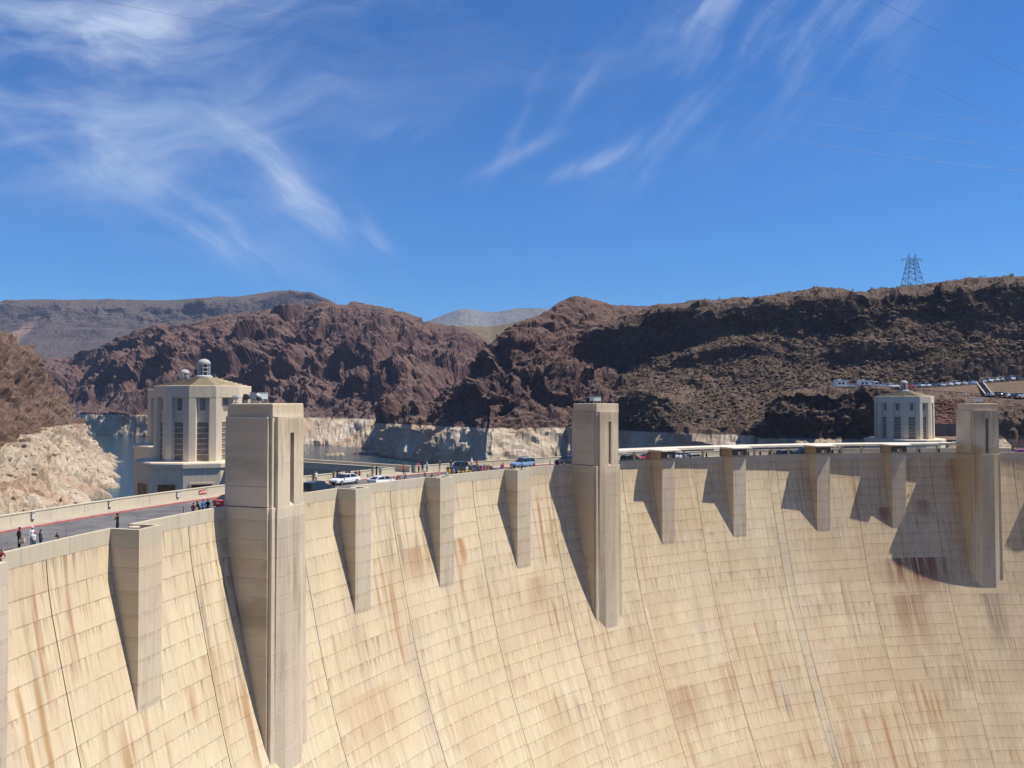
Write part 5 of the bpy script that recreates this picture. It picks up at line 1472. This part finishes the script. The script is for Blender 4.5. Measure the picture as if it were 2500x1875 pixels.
def person_mesh(pose):
    J = {k: (POSES[pose].get(k, v[0]), v[1]) for k, v in BASE.items()}
    names = list(J); me = bpy.data.meshes.new('body')
    me.from_pydata([J[n][0] for n in names], [(names.index(a), names.index(b_)) for a, b_, _ in BONES], [])
    ob = bpy.data.objects.new('body', me); COL.objects.link(ob)
    sk = ob.modifiers.new('skin', 'SKIN'); sk.use_smooth_shade = True
    for n, sv in zip(names, me.skin_vertices[0].data):
        sv.radius = (J[n][1], J[n][1] * (.78 if n in ('chest', 'waist', 'pel') else 1.0)); sv.use_root = n == 'pel'
    sub = ob.modifiers.new('sub', 'SUBSURF'); sub.levels = 1; sub.render_levels = 1
    dg = bpy.context.evaluated_depsgraph_get()
    ev = ob.evaluated_get(dg).to_mesh()
    V = [tuple(v.co) for v in ev.vertices]; Fs = [tuple(p.vertices) for p in ev.polygons]
    bpy.data.objects.remove(ob)
    A = np.array([J[a][0] for a, b_, _ in BONES]); B = np.array([J[b_][0] for a, b_, _ in BONES])
    rad = np.array([(J[a][1] + J[b_][1]) / 2 for a, b_, _ in BONES])
    lab = []
    for f in Fs:
        c = np.mean([V[i] for i in f], 0)
        d = B - A; t_ = np.clip(((c - A) * d).sum(1) / (d * d).sum(1), 0, 1)
        dist = np.linalg.norm(c - (A + d * t_[:, None]), axis=1) - rad
        lab.append(BONES[int(dist.argmin())][2])
    mb = MB(); mb.v, mb.f, mb.m = V, Fs, lab
    nk = Vector(J['neck'][0]); hd = nk + Vector((0, .015, .125))
    def ell(c, rx, ry, rz_, n=10, k=7):
        return [[(c[0] + rx * math.sin(math.pi * j / k) * math.cos(2 * math.pi * i / n), c[1] + ry * math.sin(math.pi * j / k) * math.sin(2 * math.pi * i / n), c[2] - rz_ * math.cos(math.pi * j / k)) for i in range(n)] for j in range(1, k)]
    mb.loft(ell(hd, .078, .098, .118), 0)
    mb.add([(hd.x - .016, hd.y + .09, hd.z - .02), (hd.x + .016, hd.y + .09, hd.z - .02), (hd.x, hd.y + .122, hd.z - .025), (hd.x, hd.y + .092, hd.z + .03)], [(0, 1, 2), (0, 2, 3), (1, 3, 2)], 0)
    for s in (-1, 1):
        mb.box(hd.x + s * .076 - .008, hd.x + s * .076 + .008, hd.y - .02, hd.y + .015, hd.z - .03, hd.z + .03, 0)
        mb.box(hd.x + s * .03 - .012, hd.x + s * .03 + .012, hd.y + .086, hd.y + .093, hd.z + .008, hd.z + .022, 3)
    mb.box(hd.x - .022, hd.x + .022, hd.y + .084, hd.y + .09, hd.z - .062, hd.z - .054, 3)
    for s in 'LR':                                  # five separate fingers on each hand
        w_, h = Vector(J['wr' + s][0]), Vector(J['ha' + s][0]); d = (h - w_).normalized(); sd = d.orthogonal().normalized()
        for j, ln in enumerate((.065, .08, .075, .06)):
            o = h + sd * (.012 * (j - 1.5) * 1.4); mb.bar(o, o + d * ln * .6, .0085, 5, 0); mb.bar(o + d * ln * .6, o + d * ln + d.cross(sd) * .015, .008, 5, 0)
        mb.bar(w_ + (h - w_) * .4 + sd * .02, h + sd * .05, .010, 5, 0)
    hair = MB().loft(ell(hd + Vector((0, -.012, .022)), .088, .102, .112))
    long_ = MB().loft(ell(hd + Vector((0, -.012, .022)), .088, .102, .112)); long_.loft(ell(hd + Vector((0, -.065, -.09)), .085, .055, .15))
    cap = MB().loft(ell(hd + Vector((0, -.008, .045)), .09, .105, .085)); cap.box(-.07, .07, hd.y + .07, hd.y + .17, hd.z + .045, hd.z + .058)
    def mesh(m_, n): 
        q = bpy.data.meshes.new(n); q.from_pydata(m_.v, [], m_.f)
        for _ in range(5 if n == 'body' else 1): q.materials.append(M_SK)
        if n == 'body': q.polygons.foreach_set('material_index', m_.m)
        q.polygons.foreach_set('use_smooth', [True] * len(q.polygons)); q.update(); return q
    return mesh(mb, 'body'), {'short': mesh(hair, 'hair'), 'long': mesh(long_, 'hair'), 'cap': mesh(cap, 'cap')}
PM = {k: person_mesh(k) for k in POSES}
CLOTH = {'black': (.015, .015, .017), 'brown': (.09, .045, .03), 'white': (.68, .68, .68), 'pink': (.62, .07, .22), 'navy': (.02, .025, .06), 'red': (.45, .03, .025), 'orange': (.52, .12, .03), 'yellow': (.62, .42, .03), 'blue': (.06, .14, .42),
         'grey': (.20, .20, .21), 'tan': (.36, .27, .18), 'olive': (.12, .11, .05), 'teal': (.06, .24, .22), 'denim': (.06, .09, .17), 'khaki': (.33, .27, .18), 'paleblue': (.35, .47, .62), 'purple': (.18, .07, .25), 'maroon': (.17, .03, .04), 'rose': (.55, .25, .27), 'green': (.05, .22, .09)}
CM = {}
def cloth(c):
    if c not in CM: CM[c] = mat(c + '_cloth', CLOTH[c], .85, spec=.2, var=.12, vscale=6)
    return CM[c]
HM = {c: mat(c + '_hair', v, .7) for c, v in {'dark': (.018, .013, .011), 'brown': (.07, .038, .022), 'blond': (.33, .22, .10), 'grey': (.35, .34, .33)}.items()}
M_SHOE = mat('shoe', (.05, .05, .05), .7)
SKT = [mat('light_skin', (.50, .31, .22), .6), mat('tan_skin', (.36, .20, .13), .6), mat('dark_skin', (.16, .085, .055), .6)]
NP = [0]
def person(u, r, label, top, bottom='denim', hair=('short', 'dark'), pose='stand', face='out', s=1.0, shorts=False, z=WALK, cat='person', group='people on the dam crest', dt=0.0):
    t_ = uth(u, r) + dt
    z = WALK_D if r < R_KERB_D else ROAD if r < R_KERB_U - .2 else WALK
    i = NP[0]; NP[0] += 1
    rz = {'out': -t_ + math.pi, 'in': -t_, 'right': -t_ - math.pi / 2, 'left': -t_ + math.pi / 2}[face] + (((i * 37) % 11) - 5) * .06
    root = empty('person', pol(t_, r, z + .006), rz); root.scale = (s, s, s)
    tag(root, label, cat, group)
    bm, hs = PM[pose]
    o = bpy.data.objects.new('body', bm); link(o, root)
    skin = SKT[(i * 7 + 1) % 5 % 3]
    for k, m_ in enumerate((skin, cloth(top), cloth(bottom), M_SHOE, skin if shorts else cloth(bottom))):
        o.material_slots[k].link = 'OBJECT'; o.material_slots[k].material = m_
    h = bpy.data.objects.new('cap' if hair[0] == 'cap' else 'hair', hs[hair[0]]); link(h, root)
    h.material_slots[0].link = 'OBJECT'; h.material_slots[0].material = cloth(hair[1]) if hair[0] == 'cap' else HM[hair[1]]
    return root
DN, UPW, FARL, NEARL, BAY = 139.15, 152.7, 150.6, 141.6, 136.35
# by the near kerb on the left
pa = person(51, 143.4, 'man in brown shirt carrying a cream tote bag by the road', 'brown', 'black', ('short', 'dark'), 'stand', 'right', 1.02)
person(82, 143.0, 'taller person in white shirt behind the child in white', 'white', 'denim', ('cap', 'white'), 'stand', 'out', .98)
person(88, 142.2, 'child in white shirt with pink headband at the parapet', 'white', 'denim', ('cap', 'pink'), 'stand', 'out', .80)
person(103, 142.2, 'person with long brown hair in grey top beside the child in white', 'grey', 'denim', ('long', 'brown'), 'stand', 'right', .86)
person(146, 141.0, 'small child in dark red shirt alone at the parapet', 'maroon', 'denim', ('short', 'dark'), 'lean', 'left', .72)
person(290, 139.4, 'man in black t-shirt standing alone in the lookout bay, back turned', 'black', 'black', ('short', 'dark'), 'photo', 'in', 1.05)
person(3, 136.2, 'person in dark top leaning on the wall at the left picture edge', 'maroon', 'denim', ('short', 'brown'), 'lean', 'out', 1.0)
person(474, 139.0, 'person in maroon shirt, left of the four by the tall tower', 'maroon', 'denim', ('short', 'dark'), 'stand', 'right', .93)
person(489, 139.0, 'person in black, second of the four by the tall tower', 'black', 'black', ('short', 'dark'), 'lean', 'in')
person(498, 139.2, 'person with pale backpack, third of the four by the tall tower', 'blue', 'navy', ('cap', 'purple'), 'stand', 'in')
person(509, 139.0, 'person in black with pale cap, right of the four by the tall tower', 'black', 'denim', ('cap', 'grey'), 'stand', 'right')
# upstream pavement and bridge mouth
person(766, UPW, 'person in brown standing above the black suv', 'brown', 'black', ('short', 'brown'), 'stand', 'in')
person(773, UPW, 'person in white top standing above the black suv', 'white', 'tan', ('short', 'blond'), 'stand', 'in')
person(815, UPW, 'person in olive behind the bonnet of the white sedan', 'olive', 'black', ('short', 'brown'), 'stand', 'out')
person(824, UPW, 'person in black behind the white sedan windscreen', 'black', 'black', ('long', 'dark'), 'photo', 'in')
person(829, 152.2, 'short person in grey behind the white sedan roof', 'grey', 'denim', ('short', 'dark'), 'stand', 'out', .8)
person(846, UPW, 'person in dark brown above the white sedan rear door', 'brown', 'black', ('long', 'dark'), 'stand', 'in')
person(853, UPW, 'person in navy with long hair above the white sedan boot', 'navy', 'denim', ('long', 'brown'), 'stand', 'left')
person(869, FARL, 'person in dark top and pale trousers beside the person in red', 'navy', 'khaki', ('short', 'dark'), 'walk', 'right')
person(878, FARL, 'person dressed all in orange red walking past the white sedan', 'orange', 'red', ('short', 'brown'), 'walk', 'right', 1.04)
person(910, 152.9, 'man in grey shorts and shirt at the bridge wall', 'grey', 'grey', ('short', 'brown'), 'stand', 'right', 1.02, True)
person(920, UPW, 'person in black behind the white hatchback roof', 'black', 'black', ('long', 'dark'), 'photo', 'in')
person(929, UPW, 'person in teal shirt behind the white hatchback', 'teal', 'navy', ('short', 'dark'), 'stand', 'in')
person(986, 152.0, 'person in red brown standing at the bridge mouth', 'orange', 'brown', ('long', 'brown'), 'stand', 'out')
person(1023, UPW, 'person in bright pink shirt by the lakeside parapet', 'pink', 'black', ('short', 'brown'), 'photo', 'in', 1.04)
person(1032, UPW, 'person in navy beside the pink shirt', 'navy', 'black', ('short', 'dark'), 'stand', 'in', 1.06)
person(1043, UPW, 'person in white top and blue jeans with white hat', 'white', 'blue', ('cap', 'white'), 'stand', 'left', 1.0)
person(1074, UPW, 'person in olive by the lakeside parapet, alone', 'olive', 'tan', ('short', 'blond'), 'stand', 'in', 1.05)
person(1101, UPW, 'person in black by the lakeside parapet left of the pickup', 'black', 'denim', ('short', 'grey'), 'stand', 'right')
person(1111, UPW, 'person in tan beside the pickup bonnet', 'tan', 'denim', ('short', 'brown'), 'stand', 'in')
person(1152, UPW, 'person in white above the pickup bed', 'white', 'grey', ('cap', 'white'), 'stand', 'in', 1.08)
person(1164, UPW, 'person in red above the dark low car', 'red', 'denim', ('short', 'dark'), 'stand', 'out', .9)
# along the downstream wall between the two tall towers
person(969, DN, 'person in dark red brown at the wall, just right of the hatchback', 'maroon', 'black', ('short', 'brown'), 'lean', 'out', .9)
person(977, DN, 'person in tan at the wall beside the blue shirt', 'tan', 'denim', ('short', 'brown'), 'stand', 'left', .82)
person(988, DN, 'person in bright blue shirt at the wall', 'blue', 'denim', ('short', 'brown'), 'lean', 'out', .95)
person(1038, 138.9, 'person in tan beside the middle lookout bay', 'tan', 'tan', ('short', 'brown'), 'stand', 'left', .97)
person(1053, 137.3, 'person in maroon crouched in the middle lookout bay', 'maroon', 'black', ('short', 'dark'), 'lean', 'out', .9)
person(1071, BAY + .9, 'person in rose top with hat in the middle lookout bay', 'rose', 'denim', ('cap', 'rose'), 'stand', 'out', .98)
person(1091, BAY + .6, 'person in white with pale hat at the right side of the middle lookout bay', 'white', 'tan', ('cap', 'tan'), 'stand', 'right', .9)
person(1097, DN, 'person in yellow with yellow hat at the wall', 'yellow', 'denim', ('cap', 'yellow'), 'stand', 'out', 1.04)
person(1107, DN, 'person in pale blue at the wall left of the yellow shirts', 'paleblue', 'denim', ('short', 'brown'), 'stand', 'left')
for i, (u, l) in enumerate(((1121, 'first of four children in yellow shirts at the wall'), (1129, 'second of four children in yellow shirts at the wall'), (1138, 'third of four children in yellow shirts, below the white shirt'), (1147, 'fourth child in yellow shirt, nearest the blue top'))):
    person(u, DN - .1 * (i % 2), l, 'yellow', 'denim', ('short', ('brown', 'dark', 'blond', 'dark')[i]), 'lean' if i % 2 else 'stand', 'out', .78)
person(1140, 140.0, 'person in white standing behind the yellow-shirted children', 'white', 'grey', ('short', 'dark'), 'stand', 'out', 1.05)
person(1151, DN, 'person in brown right of the yellow-shirted children', 'brown', 'denim', ('long', 'brown'), 'stand', 'out', .98)
person(1157, DN, 'person in blue top right of the yellow-shirted children', 'blue', 'denim', ('short', 'dark'), 'lean', 'out', .9)
person(1168, 139.6, 'person in dark olive in the middle of the crowd at the wall', 'olive', 'black', ('short', 'dark'), 'stand', 'out', 1.06)
person(1177, DN, 'person in pink at the wall beside the dark olive coat', 'pink', 'denim', ('long', 'blond'), 'stand', 'out', .98)
person(1184, DN + .4, 'person in white and rose next to the pink top', 'rose', 'white', ('short', 'brown'), 'stand', 'left', 1.0)
person(1192, DN, 'person in orange top in the crowd at the wall', 'orange', 'khaki', ('long', 'brown'), 'stand', 'out', 1.0)
person(1199, DN, 'person in purple top at the right of the crowd', 'purple', 'denim', ('long', 'dark'), 'lean', 'out', .92)
person(1222, DN, 'person in royal blue shirt beside the red shirt', 'blue', 'black', ('short', 'dark'), 'lean', 'out', .98)
person(1228, DN + .3, 'person in red shirt at the wall, taller, beside royal blue', 'red', 'denim', ('short', 'dark'), 'stand', 'out', 1.06)
person(1252, BAY + .8, 'person in tan leaning in the lookout bay below the light blue suv', 'tan', 'khaki', ('short', 'blond'), 'lean', 'left', .92)
person(1273, BAY + .8, 'person in black in the lookout bay below the light blue suv', 'black', 'black', ('short', 'dark'), 'lean', 'right', .95)
person(1304, DN, 'person in red shirt at the wall behind the light blue suv', 'red', 'denim', ('short', 'dark'), 'stand', 'out', .96)
person(1343, DN, 'person in white and black near the plaque tower', 'white', 'black', ('long', 'dark'), 'stand', 'left', .95)
person(1360, DN, 'person in black nearest the plaque tower', 'black', 'black', ('short', 'dark'), 'stand', 'out', 1.0)
# under the canopy
for u, l, c, b_ in ((1583, 'person in blue left of the first booth', 'blue', 'denim'), (1668, 'person in purple beside the white car under the canopy', 'purple', 'black'), (1684, 'person in rose between two canopy posts past the first booth', 'rose', 'denim'),
                (1724, 'dark-clad person at the wall before the second booth', 'brown', 'black'), (1826, 'person in black just past the second booth', 'black', 'black'), (1855, 'person in black second past the second booth', 'black', 'denim'),
                (1878, 'person in navy third past the second booth', 'navy', 'black'), (1889, 'person in black, shorter, fourth past the second booth', 'black', 'grey'), (2031, 'person in black first right of the third booth', 'black', 'black'),
                (2048, 'person in dark grey second right of the third booth', 'grey', 'black'), (2243, 'person in black right of the last booth', 'black', 'black'), (2291, 'person in black nearest the yellow-stained tower', 'black', 'black')):
    person(u, DN, l, c, b_, ('short', 'dark'), 'stand', 'out', 1.0 if 'shorter' not in l else .85)
person(2471, 152.4, 'person in dark clothes right of the yellow-stained tower', 'navy', 'black', ('short', 'dark'), 'stand', 'out', 1.05)
# the tote bag
tb = empty('tote_bag', pol(uth(58, 143.1), 143.1, ROAD + .45)); tag(tb, 'cream tote bag held by the man in brown', 'bag')
MB().loft([[(-.2, -.06, 0), (.2, -.06, 0), (.2, .06, 0), (-.2, .06, 0)], [(-.24, -.1, .2), (.24, -.1, .2), (.24, .1, .2), (-.24, .1, .2)], [(-.22, -.05, .46), (.22, -.05, .46), (.22, .05, .46), (-.22, .05, .46)]]).obj('bag_body', mat('cream_canvas', (.52, .46, .30), .9, var=.1), tb)
for s in (-.06, .06):
    mb = MB()
    for k in range(6):
        a0, a1 = math.pi * k / 6, math.pi * (k + 1) / 6
        mb.bar((.12 * math.cos(a0), s, .45 + .2 * math.sin(a0)), (.12 * math.cos(a1), s, .45 + .2 * math.sin(a1)), .012, 4)
    mb.obj('bag_handle', mat('canvas_strap', (.45, .40, .27), .9), tb)
# pedestals in the lookout bays and the pipe bracket at the left edge
for k, l in ((-1, 'round concrete pedestal beside the man in black'), (1, 'round concrete pedestal in the bay under the black suv'), (2, 'round concrete pedestal in the middle lookout bay'), (3, 'round concrete pedestal in the bay under the light blue suv')):
    loc, a = radial(th(k), RD - 1.15, WALK_D)
    r = empty('bay_pedestal', (loc[0], loc[1], loc[2]), a); tag(r, l, 'pedestal', 'pedestals in the lookout bays')
    MB().lathe([(.30, .004), (.26, .1), (.24, .76)], 14).obj('column', M_PARA, r); MB().lathe([(.46, .761), (.48, .80), (.48, .88), (.44, .92)], 18).obj('top_disc', M_PARA, r)

# ---------------------------------------------------------------- the air
m = bpy.data.materials.new('thin_haze'); m.use_nodes = True
nt = m.node_tree; nt.nodes.clear()
pv = nt.nodes.new('ShaderNodeVolumePrincipled')
pv.inputs['Color'].default_value = (.50, .66, 1.0, 1)
pv.inputs['Density'].default_value = 7e-5
pv.inputs['Anisotropy'].default_value = 0.0
mo = nt.nodes.new('ShaderNodeOutputMaterial')
nt.links.new(pv.outputs[0], mo.inputs['Volume'])
hz = MB().box(-9600, 9600, -1900, 12600, -160, 560).obj('haze', m)
tag(hz, 'thin blue haze filling the air over the lake', 'haze', kind='stuff')
